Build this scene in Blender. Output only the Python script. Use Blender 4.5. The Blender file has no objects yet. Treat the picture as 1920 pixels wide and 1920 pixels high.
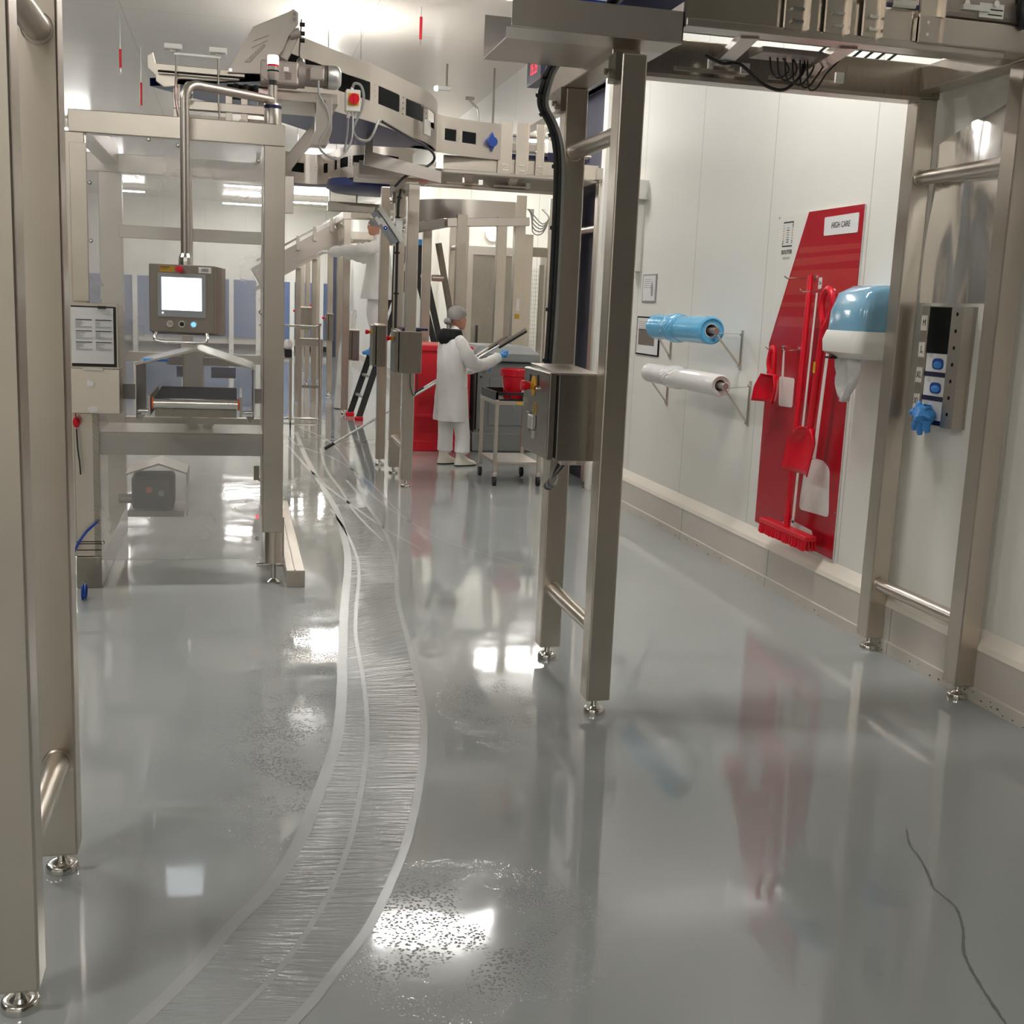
import bpy, bmesh, math, random
from mathutils import Vector, Matrix
random.seed(7)
S = bpy.context.scene
COL = S.collection
PI = math.pi

# ------------------------------------------------------------------ camera
cam_d = bpy.data.cameras.new('camera'); cam = bpy.data.objects.new('camera', cam_d); COL.objects.link(cam)
cam_d.sensor_width = 36; cam_d.lens = 2174/1920*36; cam_d.clip_start = .05; cam_d.clip_end = 200
R_ = Vector((0.97274925, -0.22801785, 0.04203282)).normalized()
# rows of the world->camera rotation: right, up, forward
right = Vector((math.cos(.0427)*math.cos(-.2377), math.cos(.0427)*math.sin(-.2377), 0))
yw, pt, rl = -.2377, -.1753, .0427
r0 = Vector((math.cos(yw), math.sin(yw), 0)); f0 = Vector((-math.sin(yw), math.cos(yw), 0)); u0 = Vector((0, 0, 1))
fwd = f0*math.cos(pt)+u0*math.sin(pt); up = -f0*math.sin(pt)+u0*math.cos(pt)
rt2 = r0*math.cos(rl)+up*math.sin(rl); up2 = -r0*math.sin(rl)+up*math.cos(rl)
m3 = Matrix((rt2, up2, -fwd)).transposed()
cam.matrix_world = Matrix.Translation((0, 0, 1.65)) @ m3.to_4x4()
S.camera = cam
S.cycles.max_bounces = 8; S.cycles.glossy_bounces = 5; S.cycles.diffuse_bounces = 4; S.cycles.sample_clamp_indirect = 8

# ------------------------------------------------------------------ world, exposure
w = bpy.data.worlds.new('world'); S.world = w; w.use_nodes = True
w.node_tree.nodes['Background'].inputs[0].default_value = (.8, .8, .8, 1)
w.node_tree.nodes['Background'].inputs[1].default_value = .3
S.view_settings.view_transform = 'Standard'; S.view_settings.look = 'None'
S.view_settings.exposure = 2.2; S.view_settings.gamma = 1
S.view_settings.use_curve_mapping = False
ORD = ('first', 'second', 'third', 'fourth', 'fifth', 'sixth', 'seventh')
LAMP = 26.0            # strength of the ceiling luminaires

# ------------------------------------------------------------------ materials
def srgb(r, g, b):
    f = lambda c: (c/255/12.92) if c/255 <= .04045 else ((c/255+.055)/1.055)**2.4
    return (f(r), f(g), f(b), 1)
def nodes(name):
    m = bpy.data.materials.new(name); m.use_nodes = True
    nt = m.node_tree; return m, nt, nt.nodes['Principled BSDF']
def N(nt, t, **k):
    n = nt.nodes.new(t)
    for a, v in k.items():
        if a[0] == '_': n.inputs[a[1:].replace('_', ' ')].default_value = v
        else: setattr(n, a, v)
    return n
def coords(nt, scale=(1, 1, 1), out='Object'):
    tc = N(nt, 'ShaderNodeTexCoord'); mp = N(nt, 'ShaderNodeMapping')
    mp.inputs['Scale'].default_value = scale
    nt.links.new(tc.outputs[out], mp.inputs[0]); return mp.outputs[0]
def plain(name, col, rough=.5, metal=0, var=.06, vs=6, bump=0, bs=40, spec=.5, emit=None, estr=0, alpha=1):
    m, nt, p = nodes(name)
    n = N(nt, 'ShaderNodeTexNoise', _Scale=vs, _Detail=4.0)
    nt.links.new(coords(nt), n.inputs['Vector'])
    r = N(nt, 'ShaderNodeMapRange'); r.inputs['To Min'].default_value = 1-var; r.inputs['To Max'].default_value = 1+var
    nt.links.new(n.outputs[0], r.inputs[0])
    mx = N(nt, 'ShaderNodeVectorMath', operation='SCALE'); mx.inputs[0].default_value = col[:3]
    nt.links.new(r.outputs[0], mx.inputs['Scale']); nt.links.new(mx.outputs[0], p.inputs['Base Color'])
    p.inputs['Roughness'].default_value = rough; p.inputs['Metallic'].default_value = metal
    p.inputs['Specular IOR Level'].default_value = spec
    if bump:
        b = N(nt, 'ShaderNodeBump', _Strength=bump, _Distance=.01); n2 = N(nt, 'ShaderNodeTexNoise', _Scale=bs, _Detail=3.0)
        nt.links.new(coords(nt), n2.inputs['Vector']); nt.links.new(n2.outputs[0], b.inputs['Height']); nt.links.new(b.outputs[0], p.inputs['Normal'])
    if emit: p.inputs['Emission Color'].default_value = emit; p.inputs['Emission Strength'].default_value = estr
    if alpha < 1: p.inputs['Alpha'].default_value = alpha
    return m
def steel(name, col=(.56, .52, .465, 1), r0=.24, r1=.40, grain=(60, 60, 1.5), metal=.92):
    m, nt, p = nodes(name)
    n = N(nt, 'ShaderNodeTexNoise', _Scale=6.0, _Detail=5.0); nt.links.new(coords(nt, grain), n.inputs['Vector'])
    r = N(nt, 'ShaderNodeMapRange'); r.inputs['To Min'].default_value = r0; r.inputs['To Max'].default_value = r1
    nt.links.new(n.outputs[0], r.inputs[0]); nt.links.new(r.outputs[0], p.inputs['Roughness'])
    n2 = N(nt, 'ShaderNodeTexNoise', _Scale=2.5, _Detail=3.0); nt.links.new(coords(nt), n2.inputs['Vector'])
    r2 = N(nt, 'ShaderNodeMapRange'); r2.inputs['To Min'].default_value = .86; r2.inputs['To Max'].default_value = 1.14
    nt.links.new(n2.outputs[0], r2.inputs[0])
    mx = N(nt, 'ShaderNodeVectorMath', operation='SCALE'); mx.inputs[0].default_value = col[:3]
    nt.links.new(r2.outputs[0], mx.inputs['Scale']); nt.links.new(mx.outputs[0], p.inputs['Base Color'])
    p.inputs['Metallic'].default_value = metal
    return m
M = {}
M['steel'] = steel('brushed_steel', (.62, .56, .485, 1), .25, .36, metal=.97)
M['steelh'] = steel('brushed_steel_horizontal', (.60, .545, .475, 1), .25, .36, grain=(1.5, 60, 60), metal=.97)
M['sheet'] = steel('steel_sheet', (.52, .475, .425, 1), .26, .44, (3, 30, 30), .96)
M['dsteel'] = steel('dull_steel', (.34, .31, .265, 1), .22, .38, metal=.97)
M['traysteel'] = steel('tray_steel', (.66, .61, .56, 1), .3, .42, (3, 30, 30), .97)
M['chrome'] = steel('polished_steel', (.7, .68, .64, 1), .1, .2, (10, 10, 10), 1)
M['alu'] = steel('aluminium', (.72, .72, .7, 1), .3, .45, (10, 10, 10), 1)
M['castalu'] = plain('cast_aluminium', srgb(176, 166, 158), .45, .6, .12, 25)
M['black'] = plain('black_plastic', (.012, .012, .013, 1), .35)
M['rubber'] = plain('black_rubber', (.02, .02, .02, 1), .6)
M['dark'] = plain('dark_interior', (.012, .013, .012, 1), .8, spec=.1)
M['white'] = plain('white_plastic', srgb(235, 233, 226), .3, var=.02)
M['paper'] = plain('white_paper', srgb(226, 224, 222), .7, var=.02)
M['ink'] = plain('printed_ink', (.03, .03, .035, 1), .7)
M['greyink'] = plain('grey_ink', (.35, .35, .37, 1), .7)
M['redp'] = plain('red_plastic', srgb(222, 12, 40), .28, var=.05)
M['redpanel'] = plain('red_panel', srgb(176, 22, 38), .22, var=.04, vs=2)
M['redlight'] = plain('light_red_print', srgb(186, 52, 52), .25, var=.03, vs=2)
M['orange'] = plain('orange_plastic', srgb(240, 100, 40), .4)
M['yellow'] = plain('yellow_sign', srgb(222, 170, 20), .45)
M['amber'] = plain('amber_sticker', srgb(190, 145, 30), .5)
M['blue'] = plain('blue_glove', srgb(70, 148, 222), .4, var=.12, vs=40)
M['dblue'] = plain('deep_blue', srgb(22, 70, 165), .4, var=.15, vs=30)
M['navy'] = plain('navy_belt', srgb(40, 50, 100), .35, var=.12, vs=5)
M['navyb'] = plain('navy_print', srgb(22, 22, 70), .4)
M['bluepanel'] = plain('blue_cladding', srgb(104, 122, 160), .6)
M['charcoal'] = plain('charcoal_door', srgb(58, 61, 80), .4)
M['cyan'] = plain('blue_film', srgb(100, 186, 230), .12, var=.12, vs=20, bump=.25, bs=25)
M['film'] = plain('clear_white_film', srgb(232, 229, 226), .15, var=.04, bump=.2, bs=22)
M['coat'] = plain('white_coat_cloth', srgb(240, 238, 235), .85, var=.04, bump=.7, bs=9)
M['hood'] = plain('black_fabric', (.008, .008, .008, 1), .9)
M['skin'] = plain('skin', srgb(205, 150, 125), .5)
M['hairnet'] = plain('grey_hairnet', srgb(150, 146, 142), .9, var=.25, vs=120)
M['boot'] = plain('white_boot', srgb(226, 222, 205), .45, var=.06)
M['greybin'] = plain('grey_polyethylene', srgb(132, 134, 134), .5, var=.05, bump=.1)
M['redbin'] = plain('red_polyethylene', srgb(208, 22, 42), .4, var=.06)
M['cable'] = plain('grey_cable', srgb(150, 150, 148), .4)
M['bcable'] = plain('black_cable', (.02, .022, .022, 1), .3)
M['hmi'] = plain('grey_enclosure', srgb(138, 129, 119), .38, .5, .03)
M['bezel'] = plain('screen_bezel', srgb(150, 152, 154), .4)

def emis(name, col, s):
    m, nt, p = nodes(name)
    p.inputs['Base Color'].default_value = (0, 0, 0, 1)
    p.inputs['Emission Color'].default_value = col; p.inputs['Emission Strength'].default_value = s
    return m
M['lamp'] = emis('lamp_diffuser', (1, .985, .955, 1), LAMP)
M['screen'] = emis('lit_screen', (.86, .95, 1, 1), .5)
M['redlamp'] = emis('lit_red_beacon', (1, .45, .55, 1), 1)
M['redled'] = emis('red_led', (1, .05, .08, 1), .5)
M['blueled'] = emis('blue_led', (.05, .15, 1, 1), 1.2)
M['whiteled'] = emis('white_led', (1, 1, 1, 1), 2)

# hazy polycarbonate: mostly clear, a little sheen, a film of dried splashes
def haze(name, clear=.62, tint=(.9, .88, .85, 1), gl=.12, scale=1.4):
    m, nt, p = nodes(name); out = nt.nodes['Material Output']
    tr = N(nt, 'ShaderNodeBsdfTransparent'); tr.inputs[0].default_value = (1, 1, 1, 1)
    gs = N(nt, 'ShaderNodeBsdfGlossy'); gs.inputs['Roughness'].default_value = .12; gs.inputs[0].default_value = (1, 1, 1, 1)
    df = N(nt, 'ShaderNodeBsdfDiffuse'); df.inputs[0].default_value = tint
    n = N(nt, 'ShaderNodeTexNoise', _Scale=scale, _Detail=6.0); nt.links.new(coords(nt), n.inputs['Vector'])
    r = N(nt, 'ShaderNodeMapRange'); r.inputs['From Min'].default_value = .35; r.inputs['From Max'].default_value = .7
    r.inputs['To Min'].default_value = clear; r.inputs['To Max'].default_value = clear-.22
    nt.links.new(n.outputs[0], r.inputs[0])
    m1 = N(nt, 'ShaderNodeMixShader'); nt.links.new(r.outputs[0], m1.inputs[0]); nt.links.new(df.outputs[0], m1.inputs[1]); nt.links.new(tr.outputs[0], m1.inputs[2])
    fr = N(nt, 'ShaderNodeFresnel', _IOR=1.45); ad = N(nt, 'ShaderNodeMath', operation='ADD'); ad.inputs[1].default_value = gl
    nt.links.new(fr.outputs[0], ad.inputs[0])
    m2 = N(nt, 'ShaderNodeMixShader'); nt.links.new(ad.outputs[0], m2.inputs[0]); nt.links.new(m1.outputs[0], m2.inputs[1]); nt.links.new(gs.outputs[0], m2.inputs[2])
    nt.links.new(m2.outputs[0], out.inputs[0]); return m
M['poly'] = haze('hazy_polycarbonate', .79, (.72, .69, .67, 1), gl=-.005)
M['clear'] = haze('clear_guard', .9, gl=.03)
M['guardfilm'] = haze('guard_film', .8, (.8, .77, .7, 1), -.01, 3.0)
M['bluedisp'] = haze('translucent_blue', .4, srgb(130, 190, 222), .03)

# walls: white sandwich panels with seams every 1.15 m
def panelmat(name, col, axis, period, off, rough=.35, wobble=.15, lines2=None):
    m, nt, p = nodes(name)
    tc = N(nt, 'ShaderNodeTexCoord'); sx = N(nt, 'ShaderNodeSeparateXYZ'); nt.links.new(tc.outputs['Object'], sx.inputs[0])
    def line(ax, per, of):
        a = N(nt, 'ShaderNodeMath', operation='SUBTRACT'); nt.links.new(sx.outputs[ax], a.inputs[0]); a.inputs[1].default_value = of
        b = N(nt, 'ShaderNodeMath', operation='PINGPONG'); nt.links.new(a.outputs[0], b.inputs[0]); b.inputs[1].default_value = per/2
        c = N(nt, 'ShaderNodeMath', operation='LESS_THAN'); nt.links.new(b.outputs[0], c.inputs[0]); c.inputs[1].default_value = .004
        return c.outputs[0]
    f = line(axis, period, off)
    if lines2:
        g = line(*lines2); mm = N(nt, 'ShaderNodeMath', operation='MAXIMUM'); nt.links.new(f, mm.inputs[0]); nt.links.new(g, mm.inputs[1]); f = mm.outputs[0]
    n = N(nt, 'ShaderNodeTexNoise', _Scale=.9, _Detail=4.0); nt.links.new(tc.outputs['Object'], n.inputs['Vector'])
    cr = N(nt, 'ShaderNodeMix', data_type='RGBA'); cr.inputs[6].default_value = col
    cr.inputs[7].default_value = (col[0]*.93, col[1]*.925, col[2]*.9, 1); nt.links.new(n.outputs[0], cr.inputs[0])
    c2 = N(nt, 'ShaderNodeMix', data_type='RGBA'); nt.links.new(f, c2.inputs[0]); nt.links.new(cr.outputs[2], c2.inputs[6])
    c2.inputs[7].default_value = (col[0]*.62, col[1]*.62, col[2]*.6, 1)
    nt.links.new(c2.outputs[2], p.inputs['Base Color']); p.inputs['Roughness'].default_value = rough
    b = N(nt, 'ShaderNodeBump', _Strength=wobble, _Distance=.03); n2 = N(nt, 'ShaderNodeTexNoise', _Scale=1.6, _Detail=2.0)
    nt.links.new(tc.outputs['Object'], n2.inputs['Vector']); nt.links.new(n2.outputs[0], b.inputs['Height']); nt.links.new(b.outputs[0], p.inputs['Normal'])
    return m
WHITE = srgb(238, 236, 230)
M['wall'] = panelmat('white_wall_panel', WHITE, 1, 1.2, 6.9, .4)
M['wallgrey'] = panelmat('darkened_wall', srgb(92, 88, 82), 1, 1.2, .3, .4)  # dark tone added so the steel has dim surroundings to reflect
M['wallx'] = panelmat('white_wall_panel_back', srgb(238, 236, 228), 0, 1.2, .3, .5)
M['ceil'] = panelmat('ceiling_panel', srgb(225, 217, 206), 1, 2.6, 15.33, .28, .25, (0, 2.4, 1.3))

def floormat():
    m, nt, p = nodes('grey_epoxy_floor')
    tc = N(nt, 'ShaderNodeTexCoord'); P = tc.outputs['Object']
    n1 = N(nt, 'ShaderNodeTexNoise', _Scale=.55, _Detail=5.0); nt.links.new(P, n1.inputs['Vector'])
    n2 = N(nt, 'ShaderNodeTexNoise', _Scale=3.2, _Detail=6.0); nt.links.new(P, n2.inputs['Vector'])
    c = N(nt, 'ShaderNodeMix', data_type='RGBA'); c.inputs[6].default_value = srgb(156, 160, 160); c.inputs[7].default_value = srgb(168, 171, 170)
    nt.links.new(n1.outputs[0], c.inputs[0]); nt.links.new(c.outputs[2], p.inputs['Base Color'])
    r = N(nt, 'ShaderNodeMapRange'); r.inputs['From Min'].default_value = .35; r.inputs['From Max'].default_value = .75
    r.inputs['To Min'].default_value = .03; r.inputs['To Max'].default_value = .12
    nt.links.new(n2.outputs[0], r.inputs[0]); nt.links.new(r.outputs[0], p.inputs['Roughness'])
    p.inputs['Specular IOR Level'].default_value = .62
    # drops of water lying in patches: voronoi cells under a mask
    v = N(nt, 'ShaderNodeTexVoronoi', _Scale=105.0, feature='F1'); v.inputs['Randomness'].default_value = 1
    nt.links.new(P, v.inputs['Vector'])
    vr = N(nt, 'ShaderNodeMapRange', clamp=True); vr.inputs['From Min'].default_value = 0; vr.inputs['From Max'].default_value = .42
    vr.inputs['To Min'].default_value = 1; vr.inputs['To Max'].default_value = 0; nt.links.new(v.outputs['Distance'], vr.inputs[0])
    masks = None
    for (x, y, rx, ry) in ((.6, 2.8, .42, .42), (.42, 5.35, .42, 1.1), (.18, 4.15, .34, .95), (.66, 9.6, .34, 1.4), (1.05, 4.5, .25, .5)):
        s = N(nt, 'ShaderNodeVectorMath', operation='SUBTRACT'); s.inputs[1].default_value = (x, y, 0); nt.links.new(P, s.inputs[0])
        d = N(nt, 'ShaderNodeVectorMath', operation='MULTIPLY'); d.inputs[1].default_value = (1/rx, 1/ry, 0); nt.links.new(s.outputs[0], d.inputs[0])
        l = N(nt, 'ShaderNodeVectorMath', operation='LENGTH'); nt.links.new(d.outputs[0], l.inputs[0])
        k = N(nt, 'ShaderNodeMapRange', clamp=True); k.inputs['From Min'].default_value = .25; k.inputs['From Max'].default_value = 1
        k.inputs['To Min'].default_value = 1; k.inputs['To Max'].default_value = 0; nt.links.new(l.outputs['Value'], k.inputs[0])
        if masks is None: masks = k.outputs[0]
        else:
            mm = N(nt, 'ShaderNodeMath', operation='MAXIMUM'); nt.links.new(masks, mm.inputs[0]); nt.links.new(k.outputs[0], mm.inputs[1]); masks = mm.outputs[0]
    nm = N(nt, 'ShaderNodeTexNoise', _Scale=5.0, _Detail=4.0); nt.links.new(P, nm.inputs['Vector'])
    nr = N(nt, 'ShaderNodeMapRange', clamp=True); nr.inputs['From Min'].default_value = .42; nr.inputs['From Max'].default_value = .58; nt.links.new(nm.outputs[0], nr.inputs[0])
    a = N(nt, 'ShaderNodeMath', operation='MULTIPLY'); nt.links.new(vr.outputs[0], a.inputs[0]); nt.links.new(masks, a.inputs[1])
    a2 = N(nt, 'ShaderNodeMath', operation='MULTIPLY'); nt.links.new(a.outputs[0], a2.inputs[0]); nt.links.new(nr.outputs[0], a2.inputs[1])
    b1 = N(nt, 'ShaderNodeBump', _Strength=1.0, _Distance=.009); nt.links.new(a2.outputs[0], b1.inputs['Height'])
    nb = N(nt, 'ShaderNodeTexNoise', _Scale=2.2, _Detail=2.0); nt.links.new(P, nb.inputs['Vector'])
    b2 = N(nt, 'ShaderNodeBump', _Strength=.1, _Distance=.02); nt.links.new(nb.outputs[0], b2.inputs['Height']); nt.links.new(b1.outputs[0], b2.inputs['Normal'])
    nt.links.new(b2.outputs[0], p.inputs['Normal'])
    return m
M['floor'] = floormat()
def ripplemat():
    m, nt, p = nodes('rippled_water_film')
    tc = N(nt, 'ShaderNodeTexCoord'); mp = N(nt, 'ShaderNodeMapping'); nt.links.new(tc.outputs['UV'], mp.inputs[0])
    mp.inputs['Scale'].default_value = (1.6, 46, 1)
    n = N(nt, 'ShaderNodeTexNoise', _Scale=1.0, _Detail=4.0, _Distortion=.2); nt.links.new(mp.outputs[0], n.inputs['Vector'])
    b = N(nt, 'ShaderNodeBump', _Strength=1.0, _Distance=.009); nt.links.new(n.outputs[0], b.inputs['Height']); nt.links.new(b.outputs[0], p.inputs['Normal'])
    p.inputs['Base Color'].default_value = srgb(160, 163, 162); p.inputs['Roughness'].default_value = .05; p.inputs['Specular IOR Level'].default_value = .62
    return m
M['ripple'] = ripplemat()
M['streak'] = plain('wet_foam_streak', srgb(170, 172, 170), .25, var=.08, vs=9)
M['scuff'] = plain('floor_scuff', srgb(112, 115, 113), .35)

# ------------------------------------------------------------------ mesh builder
class MB:
    def __init__(s): s.bm = bmesh.new()
    def face(s, pts):
        return s.bm.faces.new([s.bm.verts.new(p) for p in pts])
    def box(s, x0, x1, y0, y1, z0, z1):
        v = [s.bm.verts.new((x, y, z)) for z in (z0, z1) for y in (y0, y1) for x in (x0, x1)]
        for f in ((0, 2, 3, 1), (4, 5, 7, 6), (0, 1, 5, 4), (2, 6, 7, 3), (0, 4, 6, 2), (1, 3, 7, 5)): s.bm.faces.new([v[i] for i in f])
        return s
    def prism(s, pts, vec):
        vec = Vector(vec); a = [s.bm.verts.new(p) for p in pts]; b = [s.bm.verts.new(Vector(p)+vec) for p in pts]
        s.bm.faces.new(a); s.bm.faces.new(b[::-1]); n = len(a)
        for i in range(n): s.bm.faces.new((a[i], b[i], b[(i+1) % n], a[(i+1) % n]))
        return s
    def beam(s, p0, p1, w, h, upv=(0, 0, 1)):
        p0, p1 = Vector(p0), Vector(p1); d = (p1-p0).normalized(); u = Vector(upv); sd = d.cross(u).normalized(); u = sd.cross(d).normalized()
        q = [p0+sd*a*w/2+u*b*h/2 for a, b in ((-1, -1), (1, -1), (1, 1), (-1, 1))]
        return s.prism(q, p1-p0)
    def rings(s, rr, cap=True, closed=False):
        vs = [[s.bm.verts.new(p) for p in r] for r in rr]; n = len(vs[0]); m = len(vs)
        for i in range(m if closed else m-1):
            for j in range(n):
                s.bm.faces.new((vs[i][j], vs[i][(j+1) % n], vs[(i+1) % m][(j+1) % n], vs[(i+1) % m][j]))
        if cap and not closed:
            s.bm.faces.new(vs[0][::-1]); s.bm.faces.new(vs[-1])
        return s
    def tube(s, pts, r, n=10, closed=False):
        pts = [Vector(p) for p in pts]; rr = []; m = len(pts); ref = None
        rad = r if isinstance(r, (list, tuple)) else [r]*m
        for i, p in enumerate(pts):
            a = pts[i-1] if (i or closed) else p; b = pts[(i+1) % m] if (i < m-1 or closed) else p
            d = (b-a).normalized()
            if ref is None: ref = d.orthogonal().normalized()
            ref = (ref-d*ref.dot(d)).normalized(); o = d.cross(ref)
            rr.append([p+(ref*math.cos(2*PI*k/n)+o*math.sin(2*PI*k/n))*rad[i] for k in range(n)])
        return s.rings(rr, True, closed)
    def cyl(s, p0, p1, r, r2=None, n=20):
        return s.tube([p0, p1], [r, r if r2 is None else r2], n)
    def lathe(s, prof, c=(0, 0, 0), n=24, axis=(0, 0, 1)):
        c = Vector(c); ax = Vector(axis).normalized(); e = ax.orthogonal().normalized(); o = ax.cross(e); rr = []
        for r, z in prof: rr.append([c+ax*z+(e*math.cos(2*PI*k/n)+o*math.sin(2*PI*k/n))*max(r, 1e-4) for k in range(n)])
        return s.rings(rr)
    def loft(s, rg, n=24, power=2.0):
        # rg: (center, rx, ry, rotz) ellipses in horizontal planes
        rr = []
        for c, rx, ry, a in rg:
            ring = []
            for k in range(n):
                t = 2*PI*k/n; cx, sy = math.cos(t), math.sin(t)
                x = rx*math.copysign(abs(cx)**(2/power), cx); y = ry*math.copysign(abs(sy)**(2/power), sy)
                ring.append(Vector(c)+Vector((x*math.cos(a)-y*math.sin(a), x*math.sin(a)+y*math.cos(a), 0)))
            rr.append(ring)
        return s.rings(rr)
    def ball(s, c, rx, ry=None, rz=None, n=16, m=10):
        ry = rx if ry is None else ry; rz = rx if rz is None else rz; rr = []
        for i in range(m+1):
            t = -PI/2+PI*i/m; q = max(math.cos(t), .02)
            rr.append([Vector(c)+Vector((rx*q*math.cos(2*PI*k/n), ry*q*math.sin(2*PI*k/n), rz*math.sin(t))) for k in range(n)])
        return s.rings(rr)
ORG = {}
def finish(mb, name, mat, off, bev=0, smooth=False, sub=0):
    bm = mb.bm; bmesh.ops.recalc_face_normals(bm, faces=bm.faces)
    me = bpy.data.meshes.new(name)
    if off.length: bmesh.ops.translate(bm, verts=bm.verts, vec=-off)
    bm.to_mesh(me); bm.free(); me.materials.append(mat)
    if smooth:
        for p in me.polygons: p.use_smooth = True
    o = bpy.data.objects.new(name, me); COL.objects.link(o)
    if smooth and not sub:
        me.set_sharp_from_angle(angle=math.radians(42))
    if bev:
        b = o.modifiers.new('bevel', 'BEVEL'); b.width = bev; b.segments = 2; b.limit_method = 'ANGLE'; b.angle_limit = math.radians(50)
    if sub:
        b = o.modifiers.new('subsurf', 'SUBSURF'); b.levels = sub; b.render_levels = sub
    return o
def thing(name, label, cat, loc=(0, 0, 0), group=None):
    o = bpy.data.objects.new(name, None); COL.objects.link(o); o.location = loc; o.empty_display_size = .1
    o['label'] = label; o['category'] = cat
    if group: o['group'] = group
    ORG[o.name] = Vector(loc); return o
def part(mb, name, mat, parent, bev=0, smooth=False, label=None, sub=0):
    off = ORG[parent.name]
    o = finish(mb, name, M[mat] if isinstance(mat, str) else mat, off, bev, smooth, sub); o.parent = parent; ORG[o.name] = off
    if label: o['label'] = label
    return o
def solo(mb, name, mat, label, cat, loc=None, group=None, bev=0, smooth=False, kind=None):
    if loc is None:
        xs = [v.co for v in mb.bm.verts]
        loc = ((min(v.x for v in xs)+max(v.x for v in xs))/2, (min(v.y for v in xs)+max(v.y for v in xs))/2, min(v.z for v in xs))
    o = finish(mb, name, M[mat] if isinstance(mat, str) else mat, Vector(loc), bev, smooth)
    o.location = loc; o['label'] = label; o['category'] = cat
    if group: o['group'] = group
    if kind: o['kind'] = kind
    ORG[o.name] = Vector(loc); return o
def struct(mb, name, mat, parent=None, bev=0, smooth=False):
    o = finish(mb, name, M[mat] if isinstance(mat, str) else mat, Vector((0, 0, 0)), bev, smooth)
    ORG[o.name] = Vector((0, 0, 0))
    if parent: o.parent = parent
    else: o['kind'] = 'structure'
    return o
FACE = {'-y': Matrix(((1, 0, 0), (0, 0, 1), (0, -1, 0))).transposed(), '-x': Matrix(((0, -1, 0), (0, 0, 1), (-1, 0, 0))).transposed()}
def text(name, body, size, mat, parent, loc, face='-y', xs=1, rot=0):
    c = bpy.data.curves.new(name, 'FONT'); c.body = body; c.size = size; c.extrude = .0006; c.align_x = 'CENTER'; c.align_y = 'CENTER'
    to = bpy.data.objects.new(name+'_src', c); COL.objects.link(to); bpy.context.view_layer.update()
    me = bpy.data.meshes.new_from_object(to.evaluated_get(bpy.context.evaluated_depsgraph_get())); bpy.data.objects.remove(to); bpy.data.curves.remove(c)
    me.name = name; me.materials.clear(); me.materials.append(M[mat]); o = bpy.data.objects.new(name, me); COL.objects.link(o); o.parent = parent
    f = FACE[face] if isinstance(face, str) else face
    o.matrix_local = Matrix.Translation(Vector(loc)-ORG[parent.name]) @ f.to_4x4() @ Matrix.Rotation(rot, 4, 'Z') @ Matrix.Diagonal((xs, 1, 1, 1))
    return o
def copy_tree(o, loc=None, label=None, parent=None):
    c = o.copy(); COL.objects.link(c)
    if parent: c.parent = parent; c.matrix_parent_inverse = o.matrix_parent_inverse
    if loc is not None: c.location = loc; ORG[c.name] = Vector(loc)
    if label: c['label'] = label
    for ch in [x for x in bpy.data.objects if x.parent == o]: copy_tree(ch, parent=c)
    return c
def arc(c, r, a0, a1, n, axis='z', z=0):
    out = []
    for i in range(n+1):
        a = math.radians(a0+(a1-a0)*i/n)
        if axis == 'z': out.append((c[0]+r*math.cos(a), c[1]+r*math.sin(a), z))
    return out
def smoothline(pts, k=6):
    # catmull-rom
    P = [Vector(p) for p in pts]; P = [P[0]*2-P[1]]+P+[P[-1]*2-P[-2]]; out = []
    for i in range(1, len(P)-2):
        for j in range(k):
            t = j/k; a, b, c, d = P[i-1:i+3]
            out.append(.5*((2*b)+(-a+c)*t+(2*a-5*b+4*c-d)*t*t+(-a+3*b-3*c+d)*t**3))
    out.append(P[-2]); return out
def foot(x, y, r=.045, z1=.075):
    return MB().lathe([(.001, 0), (r, 0), (r, .014), (r*.93, .022), (r*.86, .024), (r*.55, .022), (.02, .028), (.013, .036), (.013, z1), (.001, z1)], (x, y, 0), 28)

# ================================================================== SETTING
XW, ZC, YB, XL, YF = 3.2, 4.39, 37.0, -6.5, -3.5
struct(MB().box(XL, 7, YF, YB+.2, -.1, 0), 'floor', 'floor')
struct(MB().box(XL, 7, YF, YB+.2, ZC, ZC+.1), 'ceiling', 'ceil')
DY0, DY1, DZ = 10.3, 11.3, 3.68
wr = MB().box(XW+.05, XW+.2, 2.4, DY0, .0, ZC); wr.box(XW+.05, XW+.2, 20.15, YB, 0, ZC); wr.box(XW+.05, XW+.2, DY0, 20.15, DZ, ZC)
struct(MB().box(XW+.2, 6.8, DY1, DY1+.12, 0, ZC), 'wall_bay_near', 'wall')
struct(MB().box(XW+.2, 6.8, 20.0, 20.15, 0, ZC), 'wall_bay_far', M['wallx'])
struct(MB().box(6.65, 6.8, DY1, 20.0, 0, ZC), 'wall_bay_right', 'wall')
struct(wr, 'wall_right', 'wall')
struct(MB().box(XW+.05, XW+.2, YF, 2.4, 0, ZC), 'wall_right_near', 'wallgrey')  # out of view, darkened to dim reflections in the gantry posts
struct(MB().box(XL-.15, XL, 1.0, YB, 0, ZC), 'wall_left', 'wallgrey')  # darkened so left-facing steel faces reflect less light
struct(MB().box(XL-.15, XL, YF, 1.0, 0, ZC), 'wall_left_near', 'wall')  # out of view, kept bright to lift reflections in the left posts
struct(MB().box(XL, XW+.05, YB, YB+.15, 0, ZC), 'wall_back', 'wallx')
struct(MB().box(XL, .6, YF-.15, YF, 0, ZC), 'wall_front', 'wallx')  # out of view, white to brighten the fronts of the left posts
struct(MB().box(.6, XW+.05, YF-.15, YF, 0, ZC), 'wall_front_right', 'wallgrey')  # out of view, dark half added to dim the middle and right posts
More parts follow.
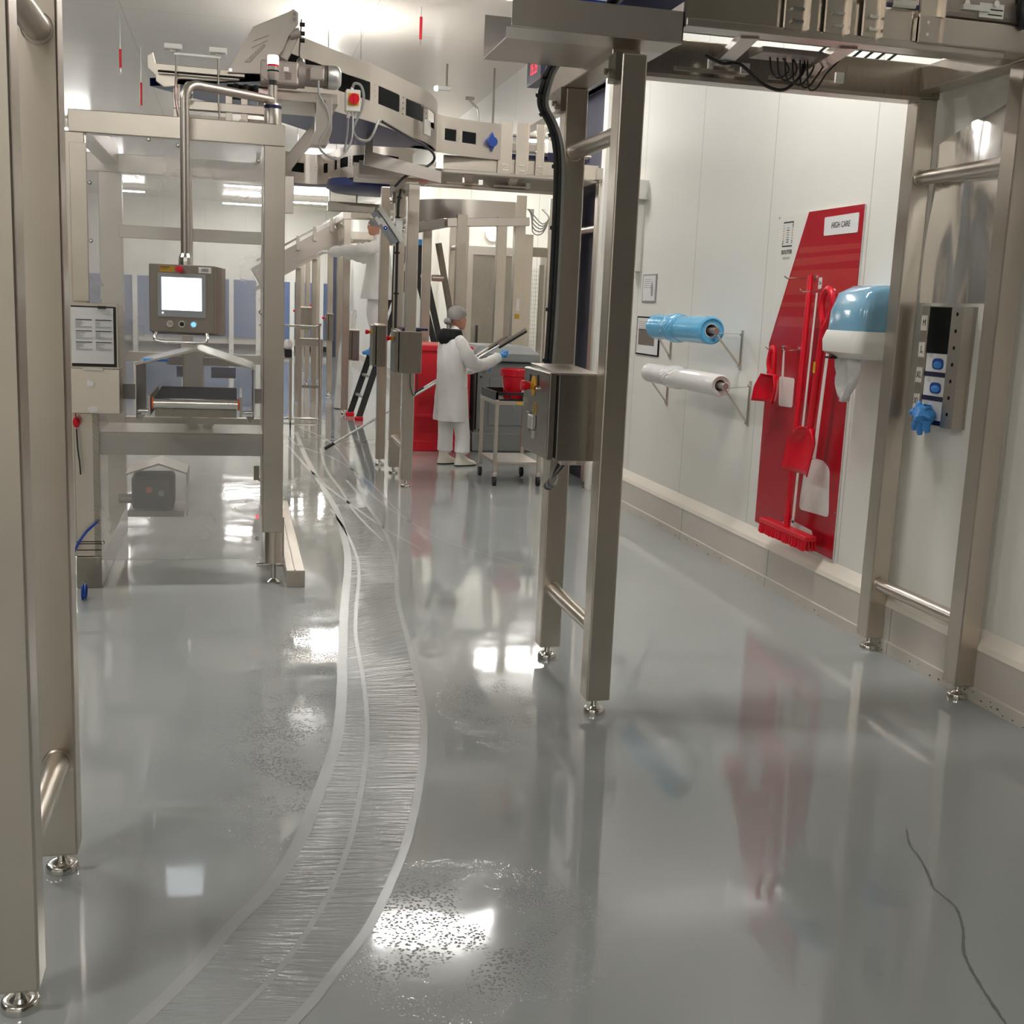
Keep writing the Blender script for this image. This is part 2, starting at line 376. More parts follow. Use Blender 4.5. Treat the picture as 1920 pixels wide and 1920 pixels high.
# kerb along the right wall: bright chamfered top, face, chipped foot strip
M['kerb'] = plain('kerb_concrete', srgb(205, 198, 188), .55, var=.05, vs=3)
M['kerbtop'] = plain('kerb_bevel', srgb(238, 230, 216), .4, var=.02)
M['chip'] = plain('chipped_paint', srgb(70, 62, 54), .8)
def kerb(y0, y1):
    k = MB(); q = [(XW+.055, 0), (XW, 0), (XW, .06), (XW+.008, .065), (XW+.008, .236), (XW+.055, .236)]
    k.prism([(x, y0, z) for x, z in q], (0, y1-y0, 0)); return k
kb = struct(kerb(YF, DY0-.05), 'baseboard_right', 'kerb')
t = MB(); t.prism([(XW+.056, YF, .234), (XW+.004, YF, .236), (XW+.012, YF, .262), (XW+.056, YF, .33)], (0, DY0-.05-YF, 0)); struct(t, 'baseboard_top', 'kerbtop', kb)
t = MB()
for i in range(70):
    y = random.choice([random.uniform(3.4, 5.2), random.uniform(4.9, 9.3)]); z = random.uniform(.004, .05)*random.random()+.003; s_ = random.uniform(.003, .008)
    t.prism([(XW-.001, y, z), (XW-.001, y+s_*1.8, z+s_*.2), (XW-.001, y+s_*1.5, z+s_), (XW-.001, y+s_*.2, z+s_*.8)], (.002, 0, 0))
struct(t, 'baseboard_chips', 'chip', kb)
t = MB()
for y in (5.05, 6.46, 7.9, 9.3): t.box(XW-.0012, XW+.002, y, y+.004, .0, .06); t.box(XW+.0065, XW+.01, y, y+.004, .065, .236)
struct(t, 'baseboard_joint', 'greyink', kb)
struct(kerb(20.15, YB), 'baseboard_far', 'kerb')
# big dark sliding door in the right wall
d = struct(MB().box(XW+.12, XW+.17, DY0, DY1, 0, DZ), 'door_1', 'charcoal')
t = MB().box(XW-.02, XW+.12, DY0-.12, DY0, 0, DZ+.12); t.box(XW-.02, XW+.12, DY1, DY1+.12, 0, DZ+.12); t.box(XW-.02, XW+.12, DY0-.12, DY1+.12, DZ, DZ+.12)
struct(t, 'door_frame', 'white', d, bev=.004)
# steel framed doors in the bay's far wall
for i, (x0, x1, h) in enumerate(((3.95, 4.75, 2.5), (5.3, 6.2, 2.5))):
    d = struct(MB().box(x0, x1, 19.96, 20.0, 0, h), f'door_{i+2}', 'dsteel')
    t = MB().box(x0-.14, x0, 19.9, 20.0, 0, h+.14); t.box(x1, x1+.14, 19.9, 20.0, 0, h+.14); t.box(x0, x1, 19.9, 20.0, h, h+.14)
    struct(t, 'door_frame', 'sheet', d)
    struct(MB().box(x0+.1, x0+.13, 19.92, 19.96, 1.0, 1.3), 'door_handle', 'black', d)
struct(MB().box(3.70, 3.8, 19.97, 20.0, 1.15, 1.75), 'trim_4', 'bezel')
o = thing('oval_wall_lamp', 'glowing oval wall lamp high on the far bay wall between posts', 'wall lamp', (4.29, 19.95, 2.75))
part(MB().cyl((4.29, 20.0, 2.86), (4.29, 19.93, 2.86), .13, n=30), 'rim', 'white', o, smooth=True); part(MB().cyl((4.29, 19.93, 2.86), (4.29, 19.92, 2.86), .115, n=30), 'lit_glass', M['whiteled'], o)
# back wall: blue cladding with white posts, black plinth, charcoal door
struct(MB().box(-6.4, 3.15, YB-.08, YB, .36, 2.1), 'trim_1', 'bluepanel')
struct(MB().box(-6.4, 3.15, YB-.1, YB, 0, .16), 'trim_2', 'black')
t = MB()
for x in (-5.8, -4.4, -3, -1.6, -.2, .6, 1.62, 2.5): t.box(x, x+.14, YB-.14, YB-.08, 0, 2.1)
struct(t, 'trim_3', 'white')
struct(MB().box(2.66, 3.14, 33.9, 34.0, 0, 2.85), 'door_5', 'charcoal')

# floor: wet tracks left by the squeegee, ripples and the scuffed crack
T1 = [(.73, 14.6), (.716, 12.57), (.746, 10.54), (.777, 9.05), (.733, 7.83), (.688, 7.17), (.563, 6.03), (.489, 5.28), (.432, 4.68), (.371, 4.2), (.281, 3.77), (.199, 3.415), (.101, 3.124), (-.016, 2.91), (-.08, 2.766), (-.184, 2.579), (-.35, 2.33)]
TM = [(.736, 9.17), (.774, 8.2), (.755, 7.17), (.639, 6.14), (.585, 5.62), (.55, 4.95), (.511, 4.417), (.465, 4.03), (.397, 3.624), (.334, 3.323), (.262, 3.068), (.191, 2.877), (.115, 2.71), (.035, 2.574), (-.1, 2.38)]
TR = [(1.003, 10.7), (1.046, 9.3), (1.049, 8.1), (.99, 7.16), (.892, 6.35), (.832, 5.51), (.765, 4.64), (.701, 4.16), (.614, 3.724), (.526, 3.368), (.441, 3.104), (.345, 2.853), (.244, 2.665), (.164, 2.52), (.05, 2.36)]
TA = [(.575, 13.25), (.67, 11.75), (.783, 10.39), (.948, 9.17), (1.066, 8.39), (1.228, 7.64)]
TB = [(.919, 13.05), (.867, 11.39), (.9, 10.1), (.915, 9.05), (1.0, 7.9)]
TC = [(.795, 15.2), (1.077, 13.55), (1.118, 11.4), (1.149, 9.82), (1.32, 8.49), (1.48, 7.8), (1.9, 7.0)]
TD = [(.6, 14.2), (.7, 13.2), (1.0, 12.2), (1.2, 10.6), (1.25, 9.3), (1.3, 8.6)]
def ribbon(pts, w0, w1, z, jag=.06):
    L = smoothline([(x, y, z) for x, y in pts], 10); mb = MB(); n = len(L); prev = None
    for i, p in enumerate(L):
        d_ = (L[min(i+1, n-1)]-L[max(i-1, 0)]).normalized(); s_ = Vector((-d_.y, d_.x, 0)); ww = (w0+(w1-w0)*i/n)/2
        a = mb.bm.verts.new(p+s_*ww*(1+random.uniform(-jag, jag))); b = mb.bm.verts.new(p-s_*ww*(1+random.uniform(-jag, jag)))
        if prev: mb.bm.faces.new((prev[0], prev[1], b, a))
        prev = (a, b)
    return mb
for nm, pts, w0, w1, lab in (('water_streak', T1, .05, .038, 'broad pale squeegee streak curving left along the wet floor'), ('water_streak', TM, .02, .016, 'thin pale squeegee streak between the two broader curves'),
        ('water_streak', TR, .024, .03, 'right-hand pale squeegee streak bordering the rippled film'), ('water_streak', TA, .03, .02, 'pale streak crossing toward the trolley from the machine side'),
        ('water_streak', TB, .025, .02, 'short pale streak ending below the squeegee handle tip'), ('water_streak', TC, .025, .012, 'long pale streak sweeping toward the middle posts'), ('water_streak', TD, .03, .012, 'pale streak crossing the others near the far posts')):
    o = solo(ribbon(pts, w0, w1, .0012), nm, 'streak', lab, 'water streak', (pts[0][0], pts[0][1], .0012), 'wet streaks on the floor', kind='stuff')
def patch(A, B, z, n=60):
    a = smoothline([(x, y, z) for x, y in A], 12); b = smoothline([(x, y, z) for x, y in B], 12)
    mb = MB(); uv = mb.bm.loops.layers.uv.new('uv'); prev = None; L = 0
    for i in range(n+1):
        p = a[min(int(i*(len(a)-1)/n), len(a)-1)]; q = b[min(int(i*(len(b)-1)/n), len(b)-1)]
        if prev: L += ((p+q)/2-(prev[0]+prev[1])/2).length
        cur = [p, q, L]
        if prev:
            vs = [mb.bm.verts.new(k) for k in (prev[0], prev[1], q, p)]; f = mb.bm.faces.new(vs)
            for lp, c in zip(f.loops, ((0, prev[2]), (1, prev[2]), (1, L), (0, L))): lp[uv].uv = c
        prev = cur
    return mb
solo(patch(T1[3:17], TR[1:15], .0006), 'water_film', 'ripple', 'rippled film of water between the pale squeegee streaks', 'water', (.5, 4.5, .0006), kind='stuff')
CR = [(2.164, 3.19), (2.107, 3.08), (2.088, 2.99), (2.041, 2.862), (2.02, 2.816), (2.019, 2.706), (1.97, 2.596), (1.891, 2.472), (1.843, 2.331), (1.804, 2.18)]
solo(ribbon(CR, .006, .009, .0008, .5), 'floor_crack', 'scuff', 'thin dark crack wandering across the bare grey floor', 'crack', (2.0, 2.8, .0008), kind='stuff')
mb = MB()
for i in range(26):
    x = random.uniform(.9, 2.9); y = random.uniform(2.2, 4.6); a = random.uniform(-.5, .1); l = random.uniform(.01, .05)
    mb.face([(x, y, .0009), (x+l*math.cos(a), y+l*math.sin(a), .0009), (x+l*math.cos(a), y+l*math.sin(a)+.002, .0009), (x, y+.0015, .0009)])
solo(mb, 'scuff_marks', 'scuff', 'scattered small dark scuffs on the epoxy floor', 'marks', (1.9, 3.2, .0009), kind='stuff')

# ================================================================== CEILING LIGHTS
def lamp(x, y, lab, L=1.15, W=.16, z=4.22, along='x'):
    o = thing('ceiling_light', lab, 'ceiling light', (x, y, z), 'strip luminaires under the ceiling')
    hx, hy = (L/2, W/2) if along == 'x' else (W/2, L/2)
    part(MB().box(x-hx, x+hx, y-hy, y+hy, z, z+.05), 'housing', 'white', o, bev=.004)
    part(MB().box(x-hx+.02, x+hx-.02, y-hy+.015, y+hy-.015, z-.022, z+.001), 'diffuser', 'lamp', o)
    for s_ in (-1, 1):
        px, py = (x+s_*hx*.7, y) if along == 'x' else (x, y+s_*hy*.7)
        part(MB().cyl((px, py, z+.05), (px, py, ZC), .006, n=8), 'hanger', 'chrome', o)
    return o
LX = [(1.85, 19.6, 'ceiling light blazing above the farther curved conveyor'), (1.85, 26, 'ceiling light far down the hall beyond the inclined conveyor'), (1.9, 33.3, 'farthest glowing strip light near the blue back wall'), (.2, 35.2, 'added strip light brightening the back wall above the blue cladding'), (.3, 29.5, 'added strip light brightening the back wall, left of the far row'),  # last two lamps here are added to brighten the back wall
      (1.85, 10.1, 'overhead strip light mirrored in the foreground puddle'), (2.0, 5.6, 'overhead strip light above the wall tool board'), (-.6, -1.2, 'unseen overhead strip light behind the viewpoint, placed to brighten the left posts')]  # last lamp is unseen, placed to brighten the left posts
for x, y, l in LX: lamp(x, y, l)
lamp(4.5, 18.3, 'strip light in the side bay beyond the big dark door'); lamp(4.6, 14.4, 'strip light in the side bay nearer the fence')
for i, y in enumerate((1.0, 5.7, 10.4, 15.5, 21, 27, 33)): lamp(-2.9, y, ORD[i]+' strip light from the viewpoint in the row left of the packaging machine')

o = thing('added_uplighter', 'added unseen floodlight for the bright ceiling patch above the curved conveyors', 'floodlight', (1.05, 12.2, 3.5))  # unseen lamp added to throw the bright patch on the ceiling
part(MB().box(.88, 1.22, 12.05, 12.35, 3.5, 3.56), 'housing', 'alu', o, bev=.004); part(MB().box(.9, 1.2, 12.07, 12.33, 3.555, 3.57), 'lens', 'lamp', o)
for x in (.89, 1.21): part(MB().cyl((x, 12.2, 3.53), (x, 12.2, ZC), .006, n=8), 'hanger', 'chrome', o)
o = thing('added_uplighter', 'added floodlight brightening the ceiling beyond the second curved conveyor', 'floodlight', (1.2, 18.5, 3.7))  # lamp added to whiten the ceiling farther down the hall
part(MB().box(.9, 1.5, 18.3, 18.8, 3.7, 3.76), 'housing', 'alu', o, bev=.004); part(MB().box(.92, 1.48, 18.32, 18.78, 3.755, 3.77), 'lens', 'lamp', o)
for x in (.91, 1.49): part(MB().cyl((x, 18.5, 3.73), (x, 18.5, ZC), .006, n=8), 'hanger', 'chrome', o)

# ================================================================== CONVEYOR GANTRIES
def gantry(y0, dx, dz, lab, W=1.712, D=.78, chans=(), panel=(1.64, 2.62), tray=True, right=True, ztop=3.2):
    xl, xr = 1.453+dx, 1.453+dx+W; yb = y0+D
    g = thing('conveyor_gantry', lab, 'conveyor frame', (xl, y0, 0), 'stainless conveyor gantries')
    def leg(x, y, z1):
        l = part(MB().box(x-.05, x+.05, y-.05, y+.05, .065, z1), 'leg', 'steel', g, bev=.006)
        part(foot(x, y), 'levelling_foot', 'chrome', l, smooth=True)
    leg(xl, y0, 2.6+dz); leg(xl, yb, 2.6+dz)
    if right: leg(xr, y0, 2.72+dz); leg(xr, yb, 2.69+dz)
    for x in ((xl, xr) if right else (xl,)):
        for z in (.345, 2.33+dz):
            t = MB().cyl((x, y0+.04, z), (x, yb-.04, z), .0335, n=28)
            t.lathe([(.036, 0), (.04, .004), (.036, .008)], (x, yb-.058, z), 28, (0, 1, 0)); part(t, 'rung', 'steel', g, smooth=True)
    part(MB().box(xl-.063, xl+.052, y0-(.045 if not tray else -.04), yb+.3, 2.6+dz, 2.712+dz), 'side_beam', 'steelh', g, bev=.005)
    if right: part(MB().box(xr-.055, xr+.06, y0-.06, yb+.06, 2.72+dz, 2.83+dz), 'side_beam', 'steelh', g, bev=.005)
    # clamps with bolts below the side beam
    for y in (y0, yb):
        t = MB().box(xl-.075, xl-.05, y-.05, y+.04, 2.5+dz, 2.6+dz); t.cyl((xl-.095, y-.03, 2.52+dz), (xl-.05, y-.03, 2.52+dz), .012, n=8); t.cyl((xl-.095, y+.02, 2.54+dz), (xl-.05, y+.02, 2.54+dz), .012, n=8)
        part(t, 'clamp', 'dsteel', g)
    # front beam, rear beam
    b = part(MB().box(panel[0]+dx, 3.0, y0-.07, y0+.03, 2.712+dz, 2.742+dz), 'front_beam', 'sheet', g, bev=.004)
    t = MB().box(panel[0]+dx, panel[1]+dx, y0-.052, y0-.046, 2.742+dz, 2.86+dz); part(t, 'side_plate', 'steelh', g)
    part(MB().box(panel[1]+dx-.02, xr+.12, y0-.085, y0+.03, 2.735+dz, 2.838+dz), 'front_beam', 'sheet', g, bev=.006)
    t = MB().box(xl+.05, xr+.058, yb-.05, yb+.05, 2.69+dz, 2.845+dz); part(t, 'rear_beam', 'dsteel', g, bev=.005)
    part(MB().box(xl+.05, xr-.06, yb-.075, yb+.02, 2.672+dz, 2.69+dz), 'rear_flange', 'sheet', g)
    # vertical channel brackets
    for i, (cx, cw) in enumerate(chans):
        t = MB(); z0, z1 = 2.737+dz, ztop+dz; yf = y0-.1
        t.box(cx, cx+cw, yf+.03, yf+.035, z0, z1); t.box(cx+cw-.004, cx+cw, yf, yf+.035, z0, z1); t.box(cx, cx+.004, yf+.015, yf+.035, z0, z1)
        c = part(t, 'channel_bracket', 'steel', g)
        t = MB()
        for z in (z0+.03, z0+.075): t.cyl((cx+cw*.35, yf+.012, z), (cx+cw*.35, yf+.032, z), .007, n=8); t.box(cx+cw*.3, cx+cw*.8, yf+.02, yf+.03, z-.005, z+.005)
        part(t, 'bolt', 'chrome', c)
    # cross member and trays carrying cables between the beams
    for x in (1.93+dx, 2.35+dx): part(MB().beam((x, y0, 2.72+dz), (x+.16, yb-.05, 2.74+dz), .07, .03), 'cross_member', 'sheet', g)
    for a, b_ in ((1.87, 2.2), (2.32, 2.66)):
        t = MB().box(a+dx, b_+dx, yb-.13, yb-.1, 2.70+dz, 2.715+dz); part(t, 'sensor_rail', 'steelh', g)
        part(MB().box(b_+dx-.03, b_+dx+.01, yb-.145, yb-.13, 2.705+dz, 2.75+dz), 'reflector_tab', 'white', g); part(MB().box((a+b_)/2+dx-.02, (a+b_)/2+dx, yb-.145, yb-.13, 2.715+dz, 2.76+dz), 'reflector_tab', 'white', g)
    if tray:
        x0, x1 = .955+dx, 1.637+dx; yf = y0-.05
        t = MB(); t.box(x0+.02, x1, yf, yf+.004, 2.655+dz, 2.765+dz); t.box(x1-.004, x1, yf, yf+.5, 2.655+dz, 2.8+dz)
        t.prism([(x0, yf, 2.65+dz), (x1, yf, 2.65+dz), (x1-.05, yf+.09, 2.63+dz), (x0+.02, yf+.09, 2.63+dz)], (0, 0, .004))
        t.box(x0+.02, x1-.04, yf+.09, yf+.5, 2.63+dz, 2.634+dz); t.box(x0+.02, x1, yf+.496, yf+.5, 2.63+dz, 2.8+dz)
        part(t, 'drip_tray', 'traysteel', g)
    return g, xl, xr, yb
G1, xl1, xr1, yb1 = gantry(4.40, 0, 0, 'stainless conveyor gantry framing the red tool board, nearest of the overhead frames', D=.762,
    chans=((2.03, .1), (2.2, .1), (2.36, .08), (2.6, .1)), ztop=3.3)
G2, xl2, xr2, yb2 = gantry(10.32, .045, .055, 'stainless conveyor gantry behind the red bucket trolley, its posts left of the hairnet worker', D=.85,
    chans=((2.22, .12), (2.38, .11), (2.56, .07)), ztop=3.17, panel=(1.7, 3.1))
G3, xl3, xr3, yb3 = gantry(17.06, .09, .17, 'stainless conveyor gantry beside the black folding ladder', D=1.0, chans=((2.3, .12),), panel=(1.65, 3.0), tray=False)
G4, *_ = gantry(23.4, .1, .1, 'farthest stainless conveyor gantry before the blue back wall', D=.9, tray=False, chans=())

# things hung over the near gantry
t = thing('overhead_conveyor', 'overhead belt conveyor resting on the nearest gantry, cut by the top edge', 'conveyor', (2.3, 4.8, 2.85))
part(MB().box(1.5, 2.66, 4.42, 4.98, 2.875, 2.9), 'belt', 'navy', t)
part(MB().box(1.64, 2.45, 4.36, 4.372, 2.862, 3.2), 'side_plate', 'steelh', t)
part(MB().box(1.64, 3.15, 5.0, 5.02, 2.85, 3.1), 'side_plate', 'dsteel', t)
part(MB().box(1.16, 1.42, 4.42, 4.55, 2.66, 2.79), 'blue_guide', 'dblue', t)
part(MB().cyl((2.48, 4.34, 2.875), (2.58, 4.34, 2.875), .022, n=20), 'sensor', 'chrome', t, smooth=True)
t = thing('drive_motor', 'grey gear motor with rating plate on top of the near gantry, right end', 'motor', (2.95, 4.5, 2.84))
mb = MB().box(2.7, 3.15, 4.33, 4.6, 2.845, 3.2); part(mb, 'gear_case', 'castalu', t, bev=.02)
mb = MB()
for x, z in ((2.74, 2.93), (2.8, 2.9), (2.86, 2.96), (2.93, 2.91), (3.02, 2.93), (2.76, 3.05)): mb.cyl((x, 4.315, z), (x, 4.335, z), .012, n=10)
part(mb, 'bolt', 'chrome', t)
mb = MB().box(2.78, 2.9, 4.31, 4.33, 2.875, 2.895); part(mb, 'lever', 'alu', t)
mb = MB().box(2.86, 2.97, 4.322, 4.33, 2.855, 2.91); pl = part(mb, 'rating_plate', 'alu', t)
part(MB().box(2.865, 2.965, 4.320, 4.3225, 2.885, 2.889).box(2.9, 2.962, 4.320, 4.3225, 2.866, 2.870), 'rating_line', 'ink', pl)
part(MB().ball((3.05, 4.3, 2.9), .035, .03, .08), 'plastic_bag', 'black', t, smooth=True)

# cables under the near gantry
def cable(pts, r, name, mat, lab, group=None, k=8, cat='cable', ties=0):
    L = smoothline(pts, k); c = solo(MB().tube(L, r, 8), name, mat, lab, cat, None, group, smooth=True)
    if ties:
        for i in range(ties, len(L)-1, ties):
            d_ = (L[i+1]-L[i]).normalized(); part(MB().cyl(L[i]-d_*.008, L[i]+d_*.008, r*1.9, n=10), 'cable_tie', 'black', c)
    return c
cable([(1.95, 4.9, 2.74), (2.02, 4.88, 2.71), (2.1, 4.87, 2.71), (2.2, 4.86, 2.64), (2.3, 4.86, 2.62), (2.38, 4.87, 2.68), (2.4, 4.88, 2.74)], .0075, 'loose_cable', 'bcable', 'thick black cable sagging under the near gantry over the white wall')
for i in range(6):
    x = 2.2+i*.035; cable([(x, 4.8, 2.75), (x+.01, 4.79, 2.68-.01*i), (x+.05, 4.8, 2.655-.006*i), (x+.09, 4.79, 2.69), (x+.05+.02*i, 4.8, 2.75)], .004, 'looped_wire', 'bcable', ORD[i]+' from the left of the thin black wires looping under the near gantry junction box', 'thin black wires looping under the near gantry')
solo(MB().box(2.13, 2.42, 4.72, 4.86, 2.735, 2.76), 'sensor_box', 'castalu', 'flat grey junction box the looping wires leave, under the near gantry', 'junction box', bev=.004)
for i in range(7):
    x = 2.62+i*.06; cable([(x, 5.2, 2.86), (x+.03, 5.1, 2.9), (x+.1, 5.0, 2.93), (x+.16, 4.9, 2.86)], .006, 'tangled_wire', 'bcable', ORD[i]+' from the left of the black wires above the near gantry rear beam', 'black wires above the rear beam')
# cable bundle running over the beam and down the left far post
for i, (o, m) in enumerate(((0, 'bcable'), (.018, 'bcable'), (.034, 'cable'))):
    cable([(1.36+o, 4.3, 2.80), (1.30+o, 4.6, 2.7), (1.26+o, 4.85, 2.64), (1.268+o, 5.02, 2.585), (1.275+o, 5.08, 2.51), (1.33+o, 5.09, 2.42), (1.362+o, 5.095, 2.29), (1.37+o, 5.1, 2.0), (1.368+o, 5.1, 1.6), (1.362+o, 5.1, 1.36)], .009, 'cable_bundle', m,
          ('black cable nearest the aisle running over the beam and down the near gantry post', 'second black cable taped beside the first down the near gantry post', 'grey cable behind the two black ones on the near gantry post')[i], 'cables down the near gantry post', ties=0 if i else 7)
# control cabinet on the near gantry
def cabinet(x0, x1, y0, y1, z0, z1, lab, detail=True, cat='control cabinet'):
    c = thing('control_cabinet', lab, cat, ((x0+x1)/2, (y0+y1)/2, z0))
    part(MB().box(x0, x1, y0, y1, z0, z1-.01), 'body', 'dsteel', c, bev=.004)
    mb = MB(); mb.prism([(x0-.01, y0-.008, z1-.012), (x1+.005, y0-.008, z1-.012), (x1+.005, y1, z1+.003), (x0-.01, y1, z1+.003)], (0, 0, .008)); part(mb, 'rain_lid', 'sheet', c)
    d = part(MB().box(x0-.038, x0-.01, y0+.004, y1-.002, z0+.002, z1-.004), 'door', 'dsteel', c, bev=.005)
    part(MB().box(x0-.011, x0, y0+.012, y1-.01, z0+.012, z1-.015), 'door_seal', 'black', c)
    yc = (y0+y1)/2+.04; ze = z1-.075; xf = x0-.038; H = z1-z0
    mb = MB().cyl((xf-.003, yc, ze), (xf, yc, ze), .042, n=28); ring = part(mb, 'emergency_plate', 'yellow', d)
    mb = MB().cyl((xf-.018, yc, ze), (xf-.003, yc, ze), .016, n=20); part(mb, 'button_collar', 'amber', d, smooth=True)
    mb = MB().lathe([(.001, 0), (.014, 0), (.017, .012), (.022, .02), (.022, .034), (.018, .04), (.001, .041)], (xf-.016, yc, ze), 22, (-1, 0, 0)); part(mb, 'emergency_button', 'redp', d, smooth=True)
    if detail:
        part(MB().box(xf-.003, xf, yc-.075, yc-.058, ze+.005, ze+.05).box(xf-.003, xf, yc+.055, yc+.07, ze+.0, ze+.045), 'button_label', 'black', d)
        part(MB().cyl((xf-.012, yc-.068, ze-.008), (xf, yc-.068, ze-.008), .014, n=18), 'key_switch', 'chrome', d, smooth=True)
        part(MB().cyl((xf-.012, yc+.065, ze+.01), (xf, yc+.065, ze+.01), .01, n=18), 'key_switch', 'chrome', d, smooth=True)
        s1 = part(MB().box(xf-.002, xf, yc-.06, yc-.015, z0+.17, z0+.215), 'warning_sticker', 'amber', d)
        mb = MB()
        for k in range(5): mb.box(xf-.0028, xf-.002, yc-.056, yc-.02-.006*(k % 2), z0+.176+k*.008, z0+.179+k*.008)
        part(mb, 'sticker_line', 'ink', s1)
        part(MB().box(xf-.02, xf, yc-.065, yc+.01, z0+.105, z0+.165), 'isolator_guard', 'alu', d, bev=.004)
        part(MB().box(xf-.008, xf, yc+.03, yc+.09, z0+.09, z0+.17), 'isolator_backplate', 'dsteel', d, bev=.003)
        part(MB().box(xf-.004, xf, yc-.05, yc-.01, z0+.065, z0+.1), 'padlock_tab', 'alu', d)
        part(MB().box(xf-.01, xf, y1-.06, y1-.04, z0+.19, z0+.225), 'latch', 'chrome', d)
    return c
cabinet(1.262, 1.43, 4.5, 4.935, 1.04, 1.4, 'open grey steel control cabinet with red emergency button on the near gantry')
mb = MB().box(1.3, 1.4, 4.56, 4.62, 1.015, 1.04); solo(mb, 'cable_gland', 'chrome', 'steel cable gland plate beneath the near control cabinet', 'gland', bev=.003)
for i in range(4):
    cable([(1.31+.012*i, 4.6, 1.04), (1.29+.01*i, 4.62, .99), (1.29, 4.66+.03*i, .93-.01*i), (1.34, 4.75+.02*i, .905-.008*i), (1.39, 4.9, .95), (1.4, 5.02, 1.1)], .005, 'looped_cable', 'bcable' if i % 2 else 'cable', ORD[i]+' loop from the top of the thin cables beneath the near control cabinet', 'cables looping under the near cabinet')
cabinet(1.40, 1.60, 10.24, 10.56, 1.03, 1.40, 'stainless control cabinet with blue tray on top, on the second gantry', False)
mb = MB().box(1.43, 1.66, 10.3, 10.6, 1.405, 1.425); solo(mb, 'blue_tray', 'navyb', 'thin blue tray lying on the second gantry cabinet', 'tray', bev=.004)
cabinet(1.33, 1.42, 11.35, 11.62, 1.02, 1.42, 'narrow control cabinet with red button facing the aisle, left of the blue-tray one', False)
cabinet(1.64, 1.74, 17.0, 17.3, .78, 1.22, 'small brown-looking cabinet between the third gantry posts', False)
cabinet(1.52, 1.6, 19.95, 20.21, .95, 1.4, 'slim cabinet on the post left of the third gantry', False)
cabinet(1.16, 1.42, 22.6, 22.86, 1.05, 1.47, 'far control box on the posts under the inclined conveyor', False)
cable([(1.5, 10.22, 1.03), (1.5, 10.2, .92), (1.53, 10.2, .84), (1.56, 10.2, .9), (1.56, 10.22, 1.03)], .005, 'hanging_loop', 'bcable', 'black cable loop hanging below the blue-tray cabinet')
cable([(1.38, 10.24, 2.6), (1.36, 10.24, 2.45), (1.36, 10.24, 2.0), (1.36, 10.24, 1.42)], .012, 'riser_cable', 'bcable', 'black cable running down the second gantry front post', ties=5)

# extra far posts
def post(x, y, z1, lab, w=.09):
    p = thing('support_post', lab, 'post', (x, y, 0), 'far stainless support posts')
    part(MB().box(x-w/2, x+w/2, y-w/2, y+w/2, .065, z1), 'column', 'steel', p, bev=.005); part(foot(x, y), 'levelling_foot', 'chrome', p, smooth=True)
post(1.43, 11.73, 2.75, 'stainless post just behind the second gantry, left of its posts')
post(1.56, 20.25, 2.6, 'stainless post left of the third gantry under the inclined conveyor')
post(1.34, 22.9, 2.5, 'thin far post under the inclined conveyor, its upper end')
post(1.5, 27.7, 2.4, 'farther thin post seen left of the small far cabinet', .1)

# ================================================================== LEFT PORTAL (nearest, cut by the left edge)
g = thing('steel_portal', 'big stainless two-post support frame cut by the left picture edge', 'support frame', (-.485, 2.95, 0))
for y in (2.633, 3.307):
    l = part(MB().box(-.535, -.435, y-.05, y+.05, .065, 3.05), 'leg', 'steel', g, bev=.006); part(foot(-.485, y), 'levelling_foot', 'chrome', l, smooth=True)
for z in (.345, 2.285):
    t = MB().cyl((-.483, 2.67, z), (-.483, 3.27, z), .0335, n=32); t.lathe([(.036, 0), (.04, .004), (.036, .008)], (-.483, 3.248, z), 32, (0, 1, 0)); part(t, 'rung', 'steel', g, smooth=True)
part(MB().box(-.54, -.43, 2.5, 3.5, 3.05, 3.16), 'side_beam', 'steelh', g, bev=.005)

# ================================================================== PACKAGING MACHINE (left)
YM = 6.69
g = thing('packaging_machine', 'tall stainless packaging machine with hazy clear guard, left of the wet streaks', 'packaging machine', (-.3, 7.3, 0))
mb = MB().box(-.855, .262, YM, YM+.1, 2.455, 2.57); part(mb, 'top_beam', 'steelh', g, bev=.004)
mb = MB().box(.15, .264, YM, YM+.1, .31, 2.455); rp = part(mb, 'front_post', 'steel', g, bev=.004)
mb = MB().cyl((.215, YM+.05, .31), (.215, YM+.05, .125), .05, n=28); part(mb, 'leg_sleeve', 'steel', rp, smooth=True)
mb = MB().lathe([(.001, 0), (.042, 0), (.042, .012), (.03, .02), (.014, .03), (.012, .14), (.001, .14)], (.215, YM+.05, 0), 24); part(mb, 'levelling_foot', 'chrome', rp, smooth=True)
part(MB().cyl((.12, YM+.16, .085), (.28, YM+.16, .085), .012, n=10), 'foot_brace', 'chrome', rp, smooth=True)
mb = MB().box(-.90, -.775, YM, YM+.1, .18, 2.455); part(mb, 'front_post', 'steel', g, bev=.004)
mb = MB().box(-.86, -.727, YM-.012, YM+.4, .18, .98); part(mb, 'side_cabinet', 'steel', g, bev=.004)
mb = MB()
for z in (.215, .25, .262): mb.box(-.858, -.729, YM-.016, YM-.011, z, z+.004)
part(mb, 'panel_seam', 'dark', g)
part(MB().box(-.86, -.727, YM-.02, YM+1.6, 0, .178), 'base_plinth', 'dsteel', g, bev=.003)
part(MB().box(-.85, -.765, YM-.008, YM+.004, 1.58, 2.4), 'door_leaf', 'steel', g, bev=.002)
